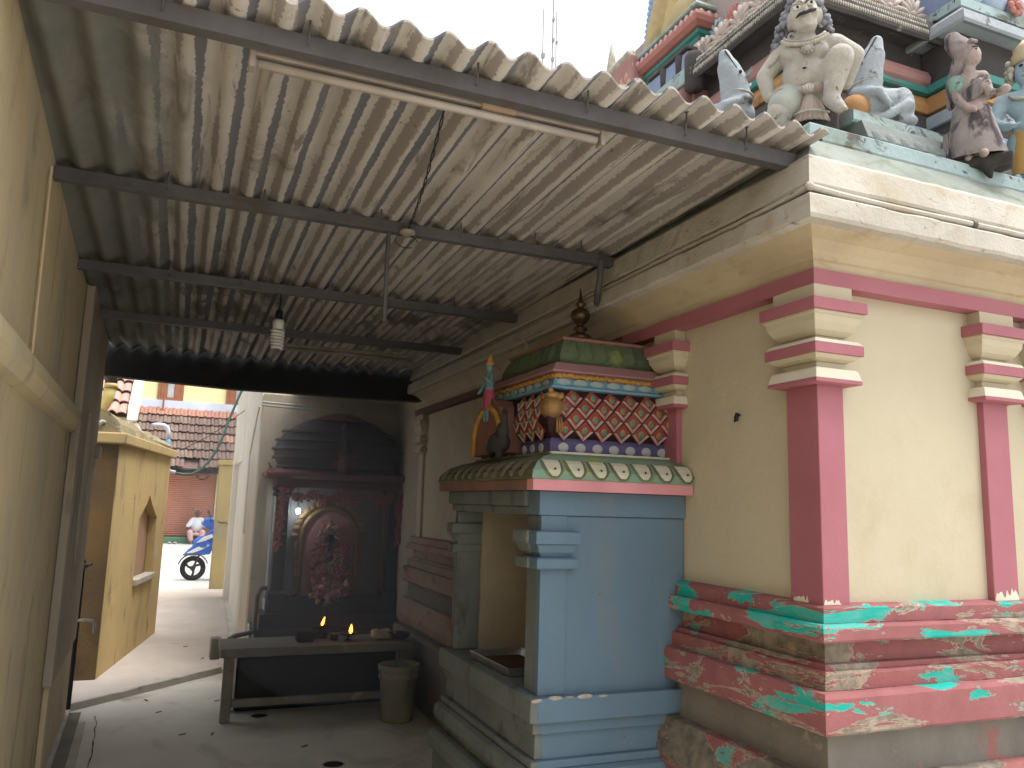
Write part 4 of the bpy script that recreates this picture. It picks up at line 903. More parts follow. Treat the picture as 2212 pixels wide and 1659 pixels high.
# ---------------------------------------------------------------- house across the street
TH = thing('tiled_house', 'house across the street with a pink roller shutter under a clay tile lean-to', 'house', (0,27.5,.1))
HW = mat('house_cream_wall', (.62,.56,.36), (.55,.50,.33), 2, .9, .2, 30)
YH = mat('pale_yellow_wall', (.68,.63,.33), (.62,.58,.32), 1.2, .9, .15, 30, stains=[((.55,.52,.40), 3, .58, .66, (.5,1,3))])
GRN = mat('green_step_paint', (.09,.20,.12), (.11,.18,.12), 3, .8, .2)
MB().box(-9, 9, 26.65, 27.1, -.19, .36).build('step', GRN, TH, bevel=.02)
MB().box(-9, -1.02, 27.1, 27.4, .1, 2.95).build('wall', HW, TH)
MB().box(1.10, 9, 27.1, 27.4, .1, 2.95).build('wall', HW, TH)
MB().box(-1.02, 1.10, 27.1, 27.4, 2.45, 2.95).build('lintel', HW, TH)
MB().box(-1.08, -1.0, 27.02, 27.1, .36, 2.5).build('shutter_rail', HW, TH)
MB().box(1.07, 1.15, 27.02, 27.1, .36, 2.5).build('shutter_rail', HW, TH)
SHU = mat('terracotta_pink_shutter', (.50,.24,.17), (.44,.205,.15), 2, .6, .1, 40)
sl = MB().rings([[(-.995,y,z),(1.065,y,z)] for y, z in ((0,0),(-.018,.012),(-.024,.034),(-.018,.056),(0,.066))], False, False, close=False).mesh('shutter_slat'); sl.materials.append(SHU)
SHT = MB().box(-1.0, 1.07, 27.16, 27.18, .36, 2.46).build('shutter', SHU, TH)
for k in range(31): put(sl, 'shutter_slat', SHT, (0, 27.14, .37+k*.067))
# tiled lean-to
RFM = [mat('fresh_clay_tile', (.33,.165,.12), (.26,.135,.105), 5, .85, .2, 40), mat('old_brown_tile', (.16,.105,.09), (.11,.08,.07), 5, .9, .3, 40, stains=[((.28,.17,.12), 6, .62, .68)]), mat('grey_brown_tile', (.20,.14,.115), (.13,.10,.085), 5, .9, .3, 40, stains=[((.40,.36,.30), 9, .68, .72)])]
def tile_mesh(w, l):
    mb = MB(); rs = []
    for t in (0, 1):
        lo = []; hi = []
        for i in range(13):
            u = i/12; z = .05*abs(sin(2*pi*u*1.0))**.8*(1 if u < .5 else .5) + (.045 if t == 0 else 0)
            lo.append((u*w, t*l, z)); hi.append((u*w, t*l, z+.018))
        rs.append(lo+hi[::-1])
    return mb.rings(rs).mesh('roof_tile')
tmesh = []
for m in RFM:
    me = tile_mesh(.26, .50); me.materials.append(m); tmesh.append(me)
ROOF = MB().add([(-9,26.22,2.40),(9,26.22,2.40),(9,28.62,4.40),(-9,28.62,4.40)], [(0,1,2,3)]).build('tile_roof', RFM[1], TH)
sl_ang = math.atan2(2.0, 2.4)
rnd = random.Random(3)
for r in range(7):
    for c in range(-8, 8):
        if r == 0 and c in (0, 1): continue
        k = 0 if (r == 6 or (c > 4 and rnd.random() < .35)) else rnd.choice((1, 1, 2))
        o = bpy.data.objects.new('roof_tile', tmesh[k]); COL.objects.link(o); o.parent = ROOF
        o.location = (c*.24+rnd.uniform(-.01,.01)+.04, 26.15+r*.345, 2.42+r*.2875+rnd.uniform(-.008,.008)); o.rotation_euler = (sl_ang-.03, rnd.uniform(-.02,.02), rnd.uniform(-.03,.03))
ex = MB()
for r in range(7):
    for c in list(range(-22, -8))+list(range(8, 22)):
        mb2 = tile_mesh; x = c*.24+.04; y = 26.15+r*.345; z = 2.42+r*.2875
        ex.obox((x+.13,y+.19,z+.17), (.125,0,0), (0,.19,.16), (0,-.008,.01))
o = ex.build('roof_tiles', RFM[1], TH); o['kind'] = 'stuff'
MB().box(-9, 9, 26.2, 26.3, 2.30, 2.40).build('eave_board', BLACKC, TH)
MB().box(-9, 9, 28.7, 28.9, 0, 8.5).build('upper_wall', YH, TH)
MB().box(-9, 9, 28.55, 28.698, 4.36, 4.72).build('sill_band', mat('pale_blue_band', (.55,.60,.68), (.48,.52,.60), 3, .8, .1), TH)
BRN = mat('brown_window_wood', (.30,.12,.06), (.23,.09,.05), 6, .6, .15); PANE = mat('window_pane_dusty', (.42,.42,.42), (.3,.3,.3), 5, .2, 0)
def win(x0, x1, z0, z1):
    w = MB().box(x0, x1, 28.66, 28.699, z0, z0+.09).box(x0, x1, 28.66, 28.699, z1-.09, z1).box(x0, x0+.09, 28.661, 28.699, z0+.09, z1-.09).box(x1-.09, x1, 28.661, 28.699, z0+.09, z1-.09).build('window', BRN, TH)
    wd = (x1-x0-.18)
    MB().box(x0+.092, x0+.092+wd*.33, 28.665, 28.69, z0+.092, z1-.092).build('window_leaf', BRN, w, bevel=.01)
    MB().box(x1-.092-wd*.33, x1-.092, 28.665, 28.69, z0+.092, z1-.092).build('window_leaf', BRN, w, bevel=.01)
    MB().box(x0+.092+wd*.34, x1-.092-wd*.34, 28.67, 28.69, z0+.092, z1-.092).build('pane', PANE, w)
win(-.93, -.13, 4.74, 5.75); win(1.22, 2.05, 4.74, 5.75); win(-3.2, -2.4, 4.74, 5.75)
q = MB().tube([(-.72,28.4,4.2),(-.71,28.4,4.95)], .03, 8).build('rusty_post', BRN); tag(q, 'short rusty upright rod on the clay tile lean-to below the window', 'rod')
# neighbour's roof at the left, over the ochre block
NB = thing('neighbour_house', 'house with weathered pink clay tiles and a white gable, beyond the ochre block', 'house', (-1.6,14,0))
MB().box(-4.0, -.80, 13.2, 16, 0, 2.75).build('wall', HW, NB)
NR = MB().add([(-4,13.0,2.72),(-.80,13.0,2.72),(-.80,15.4,4.3),(-4,15.4,4.3)], [(0,1,2,3)]).build('tile_roof', RFM[2], NB)
PKT = mat('pinkish_clay_tile', (.46,.27,.22), (.36,.24,.20), 6, .9, .3, stains=[((.5,.46,.42), 7, .6, .68)])
nt_ = tile_mesh(.25, .40); nt_.materials.append(PKT)
for r in range(8):
    for c in range(6):
        o = bpy.data.objects.new('roof_tile', nt_); COL.objects.link(o); o.parent = NR
        o.location = (-1.06-c*.235, 12.92+r*.30, 2.72+r*.197); o.rotation_euler = (math.atan2(1.58,2.4)-.03, 0, rnd.uniform(-.04,.04))
MB().poly([(12.85,2.66),(13.0,2.66),(15.4,4.26),(15.4,4.52),(12.9,2.86)], 'x', -.80, -.655).build('gable_edge', WHITEW, NB, bevel=.02, jit=.01)
MB().box(-.82, -.66, 13.2, 16, 0, 2.66).build('corner_wall', WHITEW, NB)

# ---------------------------------------------------------------- parked scooter
SC = thing('parked_scooter', 'blue and white motor scooter parked behind the gate pillar, front wheel showing', 'scooter', (0,0,0))
RUB = mat('tyre_rubber', (.02,.02,.02), None, 9, .8, .1); ALU = mat('black_alloy', (.04,.04,.042), None, 9, .4, 0); SBL = mat('scooter_blue', (.03,.12,.50), (.03,.10,.42), 3, .25, 0, spec=.5); SWH = mat('scooter_white', (.68,.70,.74), None, 3, .3, 0, spec=.5); SBK = mat('scooter_black', (.018,.018,.02), None, 3, .4, 0)
def wheel(x, name):
    w = MB().tube([(x+.20*cos(a), 0, .238+.20*sin(a)) for a in [2*pi*i/36 for i in range(37)]], .044, 10)
    o = w.build(name, RUB, SC, True)
    rm = MB().tube([(x+.16*cos(a), 0, .238+.16*sin(a)) for a in [2*pi*i/32 for i in range(33)]], .018, 8)
    r = rm.build('rim', ALU, o, True)
    for k in range(3):
        a = 2*pi*k/3+.5; MB().tube([(x,0,.238),(x+.08*cos(a+.25),0,.238+.08*sin(a+.25)),(x+.16*cos(a),0,.238+.16*sin(a))], [.035,.022,.026], 8).build('spoke', ALU, o, True)
    MB().lathe([(.05,-.06),(.05,.06)], (x,0,.238), 16, 'y').build('hub', ALU, o)
    return o
wheel(0, 'front_wheel'); wheel(1.25, 'rear_wheel')
for s in (-1, 1): MB().tube([(0,.075*s,.238),(.10,.075*s,.50),(.16,.05*s,.66)], .018, 8).build('fork_leg', ALU, SC)
mud = [( .275*cos(a), .238+.275*sin(a)) for a in [radians(d) for d in range(20, 165, 12)]] + [(.295*cos(a), .238+.295*sin(a)) for a in [radians(d) for d in range(164, 19, -12)]]
MB().poly(mud, 'y', -.06, .06).build('mudguard', SBK, SC)
nose = [(-.20,.50),(-.12,.60),(.02,.72),(.16,.86),(.26,1.0),(.34,1.02),(.40,.90),(.36,.70),(.30,.52),(.18,.50),(.0,.53)]
sculpt('front_cowl', MB().poly(nose, 'y', -.12, .12).ell((.15,0,.72), (.2,.16,.16)), SBL, SC, .02, 4)
for s in (-1, 1):
    MB().poly([(-.15,.535),(.05,.66),(.20,.72),(.28,.70),(.12,.60),(-.02,.545)], 'y', .125*s-.012, .125*s+.016).build('side_panel', SWH, SC, bevel=.008)
    MB().poly([(.02,.74),(.15,.86),(.30,.92),(.34,.86),(.18,.78)], 'y', .135*s-.02, .135*s+.012).build('side_panel', SWH, SC, bevel=.008)
MB().poly([(-.22,.49),(-.18,.53),(.02,.56),(.16,.53),(.05,.49)], 'y', -.10, .10).build('chin', mat('scooter_grey', (.16,.17,.19), None, 3, .4, 0), SC, bevel=.015)
MB().poly([(.20,1.02),(.10,1.10),(.14,1.22),(.28,1.26),(.36,1.14),(.34,1.02)], 'y', -.10, .10).build('headlamp_cowl', SBL, SC, bevel=.03)
MB().ell((.11,0,1.14), (.03,.07,.05)).build('headlamp', PANE, SC, True)
MB().tube([(.30,-.34,1.20),(.26,-.1,1.18),(.26,.1,1.18),(.30,.34,1.20)], .016, 8).build('handlebar', SBK, SC)
for s in (-1, 1): MB().tube([(.26,.24*s,1.19),(.22,.30*s,1.33)], .007, 6).ell((.21,.31*s,1.36), (.015,.05,.04)).build('mirror', SBK, SC)
MB().poly([(.34,.30),(.34,.98),(.40,.98),(.44,.36),(.80,.34),(.80,.28)], 'y', -.16, .16).build('leg_shield', SBL, SC, bevel=.02)
sculpt('rear_body', MB().ell((1.18,0,.60), (.50,.15,.15)).ell((.92,0,.50), (.18,.15,.20)), SBL, SC, .025, 4)
MB().ell((1.10,0,.775), (.46,.14,.06), 16, 8).build('seat', SBK, SC, True)
SC.location = (.385, 17.5, -.06)
# ---------------------------------------------------------------- man on the step
MAN = thing('person', 'seated person in a white shirt and pink lungi on the green step', 'person', (.60,26.8,.36))
SKN = mat('brown_skin', (.19,.095,.06), (.16,.08,.05), 6, .6, .1); SHW = mat('white_cotton', (.72,.74,.78), (.62,.64,.68), 9, .9, .2); LUN = mat('pink_lungi', (.52,.33,.34), (.44,.28,.29), 9, .9, .2)
px, py, pz = .60, 26.8, .40
sculpt('body', MB().ell((px,py-.02,pz+.70), (.078,.095,.115)).caps((px,py,pz+.54),(px,py-.01,pz+.62),.05,.05).ell((px,py,pz+.30), (.15,.11,.26))
   .caps((px-.17,py,pz+.46),(px-.27,py-.10,pz+.24),.05,.04).caps((px-.27,py-.10,pz+.24),(px-.10,py-.32,pz+.14),.04,.03).ell((px-.07,py-.34,pz+.13),(.04,.05,.03))
   .caps((px+.17,py,pz+.46),(px+.25,py-.10,pz+.24),.05,.04).caps((px+.25,py-.10,pz+.24),(px+.08,py-.32,pz+.14),.04,.03).ell((px+.05,py-.34,pz+.13),(.04,.05,.03))
   .caps((px-.10,py,pz+.05),(px-.19,py-.36,pz+.10),.09,.07).caps((px-.19,py-.36,pz+.10),(px-.14,py-.40,pz-.19),.06,.045).caps((px+.10,py,pz+.05),(px+.17,py-.36,pz+.10),.09,.07).caps((px+.17,py-.36,pz+.10),(px+.13,py-.40,pz-.19),.06,.045)
   .caps((px-.14,py-.40,pz-.20),(px-.15,py-.52,pz-.23),.04,.03).caps((px+.13,py-.40,pz-.20),(px+.14,py-.52,pz-.23),.04,.03).ell((px,py-.115,pz+.69),(.014,.02,.022)).ell((px-.08,py,pz+.70),(.012,.02,.03)).ell((px+.08,py,pz+.70),(.012,.02,.03)), SKN, MAN, .016, 3)
sculpt('shirt', MB().ell((px,py,pz+.32), (.185,.135,.25)).caps((px-.14,py,pz+.48),(px-.25,py-.08,pz+.30),.075,.07).caps((px+.14,py,pz+.48),(px+.23,py-.08,pz+.30),.075,.07).caps((px-.12,py,pz+.50),(px+.12,py,pz+.50),.07,.07), SHW, MAN, .018, 3)
sculpt('lungi', MB().caps((px-.10,py,pz+.06),(px-.19,py-.36,pz+.11),.115,.095).caps((px+.10,py,pz+.06),(px+.17,py-.36,pz+.11),.115,.095).caps((px-.19,py-.36,pz+.10),(px-.15,py-.40,pz-.10),.09,.075).caps((px+.17,py-.36,pz+.10),(px+.14,py-.40,pz-.10),.09,.075).ell((px,py-.22,pz+.06),(.15,.2,.07)), LUN, MAN, .018, 3)
sculpt('hair', MB().ell((px,py+.012,pz+.745), (.082,.092,.085)).ell((px,py+.05,pz+.69),(.078,.06,.09)), mat('grey_white_hair', (.55,.53,.52), None, 20, .9, .2), MAN, .016, 2)
for s in (-1, 1): MB().ell((px+s*.028,py-.105,pz+.715), (.010,.006,.007), 8, 5).build('eye', BLACKC, MAN)
MB().ell((px,py-.10,pz+.645), (.022,.012,.005), 8, 5).build('mouth', mat('lip', (.12,.05,.04), None, 9, .6, 0), MAN)
q = sculpt('sandal_pair', MB().ell((-.13,26.5,.20),(.06,.13,.03)).ell((.02,26.5,.20),(.06,.13,.03)), PALE, None, .02, 1); tag(q, 'pair of pale sandals left on the road by the green step', 'sandals')
# ---------------------------------------------------------------- radio mast behind the temple
RM = thing('radio_mast', 'slender three-pole radio mast against the white sky', 'mast', (6.4,14,0))
MST = mat('galvanised_mast', (.30,.27,.27), None, 3, .6, 0)
K = 14/55
for x, y in ((24.45,55.2),(25.05,54.6),(25.6,55.1)):
    top = 1.6+44.4*K if x == 25.05 else 1.6+40.6*K
    MB().tube([(x*K,y*K,0),(x*K,y*K,top)], .013 if x == 25.05 else .010, 6).build('pole', MST, RM)
for k in range(22):
    z = .5+k*.47; MB().tube([(24.45*K,55.2*K,z),(25.05*K,54.6*K,z),(25.6*K,55.1*K,z),(24.45*K,55.2*K,z)], .004, 5).build('brace', MST, RM)
for x, y, z, s in ((24.45,55.1,36.9,.18),(24.45,55.1,38.0,.2),(25.05,54.5,37.5,.16),(25.05,54.5,39.2,.14),(25.05,54.5,41,.13),(25.6,55,39.4,.1)):
    z = 1.6+(z-1.6)*K; s *= K; x *= K; y *= K
    MB().box(x-s*.6, x+s*.6, y-.03, y+.03, z-s, z+s).build('antenna_box', MST, RM)
# ---------------------------------------------------------------- lights and wires under the roof
TL = thing('tube_light', 'dusty white fluorescent tube fitting fixed under the front purlin', 'tube light', (.63,2.16,2.81))
MB().box(.085, 1.165, 2.135, 2.165, 2.795, 2.822).build('batten', TUBEW, TL, bevel=.004)
MB().tube([(.10,2.15,2.775),(1.15,2.15,2.775)], .013, 12).build('tube', mat('dusty_tube_glass', (.34,.30,.26), (.27,.235,.205), 9, .45, .05), TL, True)
for x in (.085, 1.165): MB().box(x-.008, x+.008, 2.13, 2.17, 2.755, 2.83).build('end_holder', TUBEW, TL, bevel=.003)
MB().box(.75, .86, 2.13, 2.17, 2.79, 2.826).build('choke', mat('tan_choke', (.38,.28,.20), None, 9, .6, .1), TL)
MB().tube([(.30,2.15,2.82),(.30,2.12,2.85)], .004, 6).tube([(1.02,2.15,2.82),(1.02,2.12,2.85)], .004, 6).build('hanger', STEEL, TL)
TL2 = thing('tube_light', 'thin tube light fitting at the dark inner end under the roof', 'tube light', (1.06,5.75,2.66))
MB().box(.60, 1.54, 5.74, 5.77, 2.672, 2.692).build('batten', TUBEW, TL2, bevel=.003)
MB().tube([(.61,5.745,2.655),(1.53,5.745,2.655)], .012, 10).build('tube', TUBEW, TL2, True)
for x in (.60, 1.54): MB().box(x-.007, x+.007, 5.735, 5.775, 2.64, 2.70).build('end_holder', TUBEW, TL2)
CB = thing('spiral_bulb', 'unlit white spiral lamp hanging from the middle purlin', 'lamp', (.47,4.9,2.6))
cb = []
for i in range(97):
    a = 2*pi*i/16*1.0; t = i/96; cb.append((.468+.034*cos(a)*(1-.15*t), 4.88+.034*sin(a)*(1-.15*t), 2.605-.115*t))
MB().tube(cb, .0095, 8).build('spiral', WHITE, CB, True)
MB().lathe([(.030,2.605),(.033,2.62),(.036,2.65),(.030,2.665),(.018,2.668)], (.468,4.88,0), 18).build('ballast', WHITE, CB, True)
MB().lathe([(.020,2.667),(.022,2.685),(.020,2.72),(.006,2.73)], (.468,4.88,0), 14).build('holder', BLACKC, CB, True)
MB().tube([(.468,4.88,2.72),(.465,4.80,2.80),(.46,4.52,2.79)], .005, 6).build('cord', BLACKC, CB)
q = MB().tube([(.755,3.32,2.79),(.755,3.325,2.60),(.758,3.33,2.37)], .010, 8).build('hanging_rod', STEEL); tag(q, 'thin grey rod hanging from the second purlin', 'rod')
WR = thing('cable_run', 'twisted thin cable running from the front tube light to the second purlin', 'cable', (.72,2.7,2.82))
for ph in (0, pi):
    pts = []
    for i in range(40):
        t = i/39; pts.append((.645+.19*t+.004*cos(ph+i*.9), 2.17+1.12*t, 2.79-.04*sin(pi*t)+.0*t+.004*sin(ph+i*.9)))
    MB().tube(pts, .0025, 5).build('strand', BLACKC, WR)
MB().lathe([(.028,2.762),(.034,2.766),(.034,2.778),(.02,2.782)], (.83,3.29,0), 16).build('junction_cap', TUBEW, WR)
MB().tube([(.83+.05*cos(a),3.30,2.735+.03*sin(a)) for a in [2*pi*i/18 for i in range(16)]], .0022, 5).build('loose_loop', BLACKC, WR)
# pipe dropping from the purlin end to the conduit on the temple cornice
q = MB().tube([(1.80,3.30,2.79),(1.80,3.31,2.70),(1.80,3.33,2.64),(1.835,3.40,2.60)], .016, 10).build('drop_pipe', STEEL); tag(q, 'short dark pipe dropping from the second purlin onto the cornice', 'pipe')
q = MB().tube([(1.835,3.45,2.615),(1.835,4.2,2.60),(1.832,4.9,2.592),(1.825,5.2,2.59)], .008, 8).build('cornice_conduit', CORN); tag(q, 'thin pale conduit along the inner part of the temple cornice', 'pipe')
q = MB().tube([(1.83,4.30,2.60),(1.86,4.28,2.50),(1.93,4.20,2.42),(1.98,4.1,2.36)], .008, 8).build('cable_tail', CORN); tag(q, 'pale cable end bent down from the cornice conduit', 'cable')
# ---------------------------------------------------------------- tower storey above the parapet
TW = thing('temple_tower', 'weathered painted temple tower storey with mouldings, eaves and side pavilion', 'tower', (3.2,3.6,3.2))
ORANGE = mat('faded_orange_paint', (.42,.22,.08), (.34,.18,.08), 4, .8, .25, 45, stains=[((.14,.10,.07), 5, .58, .68)])
TEAL = mat('faded_teal_paint', (.05,.22,.19), (.04,.17,.15), 5, .75, .2, 45, stains=[((.10,.10,.09), 6, .6, .68)])
ROSE = mat('faded_rose_paint', (.36,.19,.17), (.28,.15,.14), 4, .8, .25, 45, stains=[((.11,.09,.085), 5, .6, .68)])
BLUEV = mat('faded_violet_blue', (.22,.28,.42), (.18,.22,.33), 4, .8, .25, 45, stains=[((.07,.07,.075), 5, .62, .68)])
GRIME = mat('black_grime_render', (.055,.05,.052), (.085,.075,.07), 5, .9, .4, 40, stains=[((.26,.25,.22), 8, .62, .68)])
REDP = mat('faded_brick_pink', (.40,.17,.14), (.32,.14,.12), 5, .8, .3, 45, stains=[((.16,.12,.10), 6, .6, .68)])
LGREY = mat('pale_grey_statue', (.34,.375,.40), (.26,.29,.31), 5, .8, .4, 60, stains=[((.08,.08,.08), 9, .58, .66), ((.20,.22,.22), 3, .58, .70)])
def tc(name, prof, m, wx, wy, yend, xend, jit=.002): return course(name, prof, m, TW, wx, wy, yend, xend, .1, jit)
# main storey, corner at (2.40, 2.60)
SX, SY = 2.42, 2.60
MB().box(SX+.04, XE, SY+.04, YE-.6, 3.2, 4.02).build('core', GRIME, TW)
PKG = mat('faded_pink_grey_render', (.38,.30,.27), (.28,.24,.23), 5, .85, .4, 40, stains=[((.10,.09,.09), 6, .58, .66), ((.22,.33,.36), 4, .60, .66)])
MB().box(SX+.14, XE, SY+.14, YE-.6, 4.03, 4.62).build('upper_core', PKG, TW)
def fan(x, y, z, r, rz, m):
    mb = MB()
    for k in range(7):
        a = pi*(k+.5)/7; c, s_ = cos(a), sin(a)
        u = Vector((cos(rz), sin(rz), 0)); p = Vector((x,y,z))
        mb.tube([p, p+u*(r*.55*c)+Vector((0,0,r*.55*s_)), p+u*(r*c)+Vector((0,0,r*s_))], [r*.05,r*.16,r*.10], 7)
    mb.ell((x,y,z+r*.08), r*.2, 8, 6)
    return mb.build('shell_fan', m, TW, True)
FANC = mat('pale_shell_relief', (.46,.38,.33), (.36,.31,.29), 9, .85, .4, 50, stains=[((.10,.085,.08), 9, .60, .67)])
for k in range(5): fan(SX-.03, SY+.06+k*.155, 4.01, .10, pi/2, FANC)
for k in range(5): fan(SX+.06+k*.155, SY-.03, 4.01, .10, 0, FANC)
for k in range(6): fan(SX+.12, SY+.20+k*.14, 4.22, .085, pi/2, (REDP, LBLUE, FANC)[k % 3])
tc('base_moulding', [(-.1,3.2),(.05,3.2),(.05,3.42),(.03,3.44),(-.1,3.45)], BLUEV, SX, SY, 3.3, 3.2)
tc('base_moulding', [(-.1,3.45),(.02,3.45),(.02,3.51),(-.1,3.52)], GRIME, SX, SY, 3.3, 3.2)
tc('orange_moulding', [(-.1,3.52),(.03,3.52),(.04,3.55),(.02,3.605),(-.1,3.61)], ORANGE, SX, SY, 3.3, 3.2)
tc('teal_moulding', [(-.1,3.61),(.045,3.612),(.05,3.625),(.04,3.65),(-.1,3.655)], TEAL, SX, SY, 3.3, 3.2)
tc('rose_moulding', [(-.1,3.655),(.01,3.656),(.03,3.68),(.035,3.71),(.02,3.745),(-.1,3.75)], ROSE, SX, SY, 3.3, 3.2)
tc('dark_neck', [(-.1,3.75),(-.02,3.75),(-.02,3.88),(-.1,3.88)], GRIME, SX, SY, 3.3, 3.2)
tc('eave', [(-.1,3.88),(.05,3.868),(.105,3.838),(.118,3.85),(.118,3.90),(.10,3.95),(.05,3.99),(-.1,4.03)], GRIME, SX, SY, 3.26, 3.2, .004)
er = MB(); rnd = random.Random(9)
for k in range(58):
    for r in range(3):
        y = 2.52+k*.0128+(.006 if r % 2 else 0); z = 3.872+r*.03
        er.ell((SX-.119+r*.006, y, z+rnd.uniform(-.003,.003)), (.006,.0052+rnd.uniform(-.001,.001),.013), 6, 4)
        x = 2.32+k*.0145
        if x < 3.1: er.ell((x, SY-.119+r*.006, z), (.0055,.006,.013), 6, 4)
CREAMD = mat('grimy_cream_relief', (.46,.43,.35), (.26,.24,.20), 22, .85, .3, 60)
o = er.build('eave_relief', CREAMD, TW, True); o['kind'] = 'stuff'
MB().lathe([(.05,3.80),(.052,3.97),(.04,4.0),(.02,4.012),(.001,4.015)], (2.33,3.275,0), 14).build('eave_end', GRIME, TW, True)
# forward bay at the right, corner (3.16, 2.34)
bx, by = 3.20, 2.40
MB().box(bx+.02, XE, by+.02, 2.9, 3.2, 4.3).build('bay_core', BLUEV, TW)
tc('bay_base', [(-.05,3.2),(.03,3.2),(.03,3.36),(-.05,3.38)], BLUEV, bx, by, 2.62, 4.6)
tc('bay_band', [(-.05,3.38),(.01,3.38),(.01,3.44),(-.05,3.44)], GRIME, bx, by, 2.62, 4.6)
tc('bay_band', [(-.05,3.44),(.03,3.44),(.03,3.50),(-.05,3.51)], LGREY, bx, by, 2.62, 4.6)
tc('bay_orange', [(-.05,3.51),(.03,3.52),(.03,3.60),(-.05,3.61)], ORANGE, bx, by, 2.62, 4.6)
tc('bay_teal', [(-.05,3.61),(.045,3.612),(.045,3.65),(-.05,3.655)], TEAL, bx, by, 2.62, 4.6)
tc('bay_neck', [(-.05,3.655),(-.01,3.656),(-.01,3.86),(-.05,3.87)], GRIME, bx, by, 2.62, 4.6)
tc('bay_eave', [(-.05,3.87),(.05,3.862),(.09,3.84),(.10,3.85),(.095,3.895),(.06,3.93),(-.05,3.95)], LGREY, bx, by, 2.62, 4.6)
tc('bay_ledge', [(-.05,3.95),(.05,3.952),(.05,4.0),(-.05,4.01)], LBLUE, bx, by, 2.62, 4.6)
for x, s in ((3.26,.085),(3.42,.08),(3.60,.08)):
    sculpt('roof_pot', MB().ell((x,by-.0,4.07), (s,.07,.08)).ell((x+.02,by+.03,4.13), (s*.7,.06,.06)), mat('pale_sky_wash', (.36,.46,.58), (.30,.38,.46), 4, .8, .3, 45, stains=[((.06,.06,.065), 6, .63, .69)]), TW, .014, 3)
def rosette(x, y, z, r, m, rz=0):
    mb = MB()
    for k in range(8):
        a = 2*pi*k/8; mb.ell((x+r*.6*cos(a)*cos(rz), y+r*.6*cos(a)*sin(rz)-.01, z+r*.6*sin(a)), (r*.34,r*.25,r*.34), 8, 5)
    mb.ell((x,y-.02,z), (r*.35,r*.3,r*.35), 8, 6); return mb.build('rosette', m, TW, True)
rosette(3.50, by-.06, 4.03, .055, REDP)
# scaled red roof over the bay
sr = MB(); rnd = random.Random(4)
for r in range(6):
    for k in range(10):
        sr.ell((3.50+k*.06+(.03 if r % 2 else 0), by-.02+r*.045, 4.12+r*.07), (.034,.02,.045), 7, 5)
o = sr.build('scale_roof', REDP, TW, True); o['kind'] = 'stuff'
MB().add([(3.45,by+.0,4.05),(4.4,by+.0,4.05),(4.4,by+.32,4.56),(3.45,by+.32,4.56)], [(0,1,2,3)]).build('roof_backing', ROSE, TW)
# balustrade beyond the eave, and side pavilion behind
MB().box(2.36, 3.0, 3.32, 4.7, 3.2, 3.84).build('side_base', ROSE, TW)
MB().tube([(2.34,3.34,3.80),(2.34,4.4,3.80)], .05, 14).build('side_roll', ROSE, TW, True)
MB().box(2.31, 2.40, 3.30, 3.78, 3.86, 3.95).build('balustrade', LBLUE, TW, bevel=.006)
MB().box(2.32, 2.38, 3.32, 3.70, 3.955, 4.045).build('balustrade_panel', BLUEV, TW, bevel=.006, jit=.006)
MB().box(2.305, 2.39, 3.31, 3.70, 4.05, 4.072).build('balustrade_rail', GRIME, TW, bevel=.004)
for y in (3.40, 3.55): MB().lathe([(.03,3.95),(.034,4.04),(.025,4.075),(.001,4.082)], (2.335,y,0), 10).build('baluster', GRIME, TW, True)
mb = MB()
for k in range(7):
    a = pi*(k+.5)/7; mb.tube([(2.30,3.80,3.93),(2.29,3.80+.045*cos(a),3.945+.06*sin(a)),(2.285,3.80+.065*cos(a),3.95+.09*sin(a))], [.010,.016,.006], 7)
mb.build('palmette', REDP, TW, True)
kx, ky = 2.47, 3.43
MB().box(kx+.06, 3.1, ky+.06, 4.1, 3.84, 4.25).build('pavilion_core', mat('dark_teal_recess', (.03,.07,.075), None, 5, .8, .2), TW)
for x, y in ((kx+.03,ky+.03),(kx+.03,ky+.20),(kx+.03,ky+.52),(kx+.20,ky+.03)):
    MB().box(x-.025, x+.025, y-.03, y+.03, 3.85, 4.225).build('pavilion_column', mat('patchy_white_column', (.55,.50,.42), (.40,.36,.3), 6, .85, .3, stains=[((.10,.08,.07), 9, .58, .64)]), TW, bevel=.005)
MB().rect(kx, 3.1, ky, 4.12, [(-.01,4.205),(.0,4.21),(.0,4.235),(.015,4.245),(.015,4.268),(-.01,4.27)]).build('teal_band', TEAL, TW)
MB().rect(kx, 3.1, ky, 4.12, [(-.01,4.27),(.03,4.275),(.055,4.295),(.062,4.325),(.05,4.355),(.02,4.375),(-.01,4.378)]).build('red_roll', REDP, TW)
ov = MB().ell((0,0,0), (.008,.017,.020), 8, 5).mesh('roll_oval'); OVM = mat('pale_rose_oval', (.52,.36,.32), None, 9, .8, .2); ov.materials.append(OVM)
for k in range(13): put(ov, 'roll_oval', TW, (kx-.058, ky-.02+k*.052, 4.338))
for k in range(8): put(ov, 'roll_oval', TW, (kx-.02+k*.052, ky-.058, 4.338), pi/2)
MB().rect(kx, 3.1, ky, 4.12, [(-.01,4.378),(.05,4.38),(.055,4.392),(.035,4.42),(-.01,4.425)]).build('blue_slab', LBLUE, TW, bevel=.003)
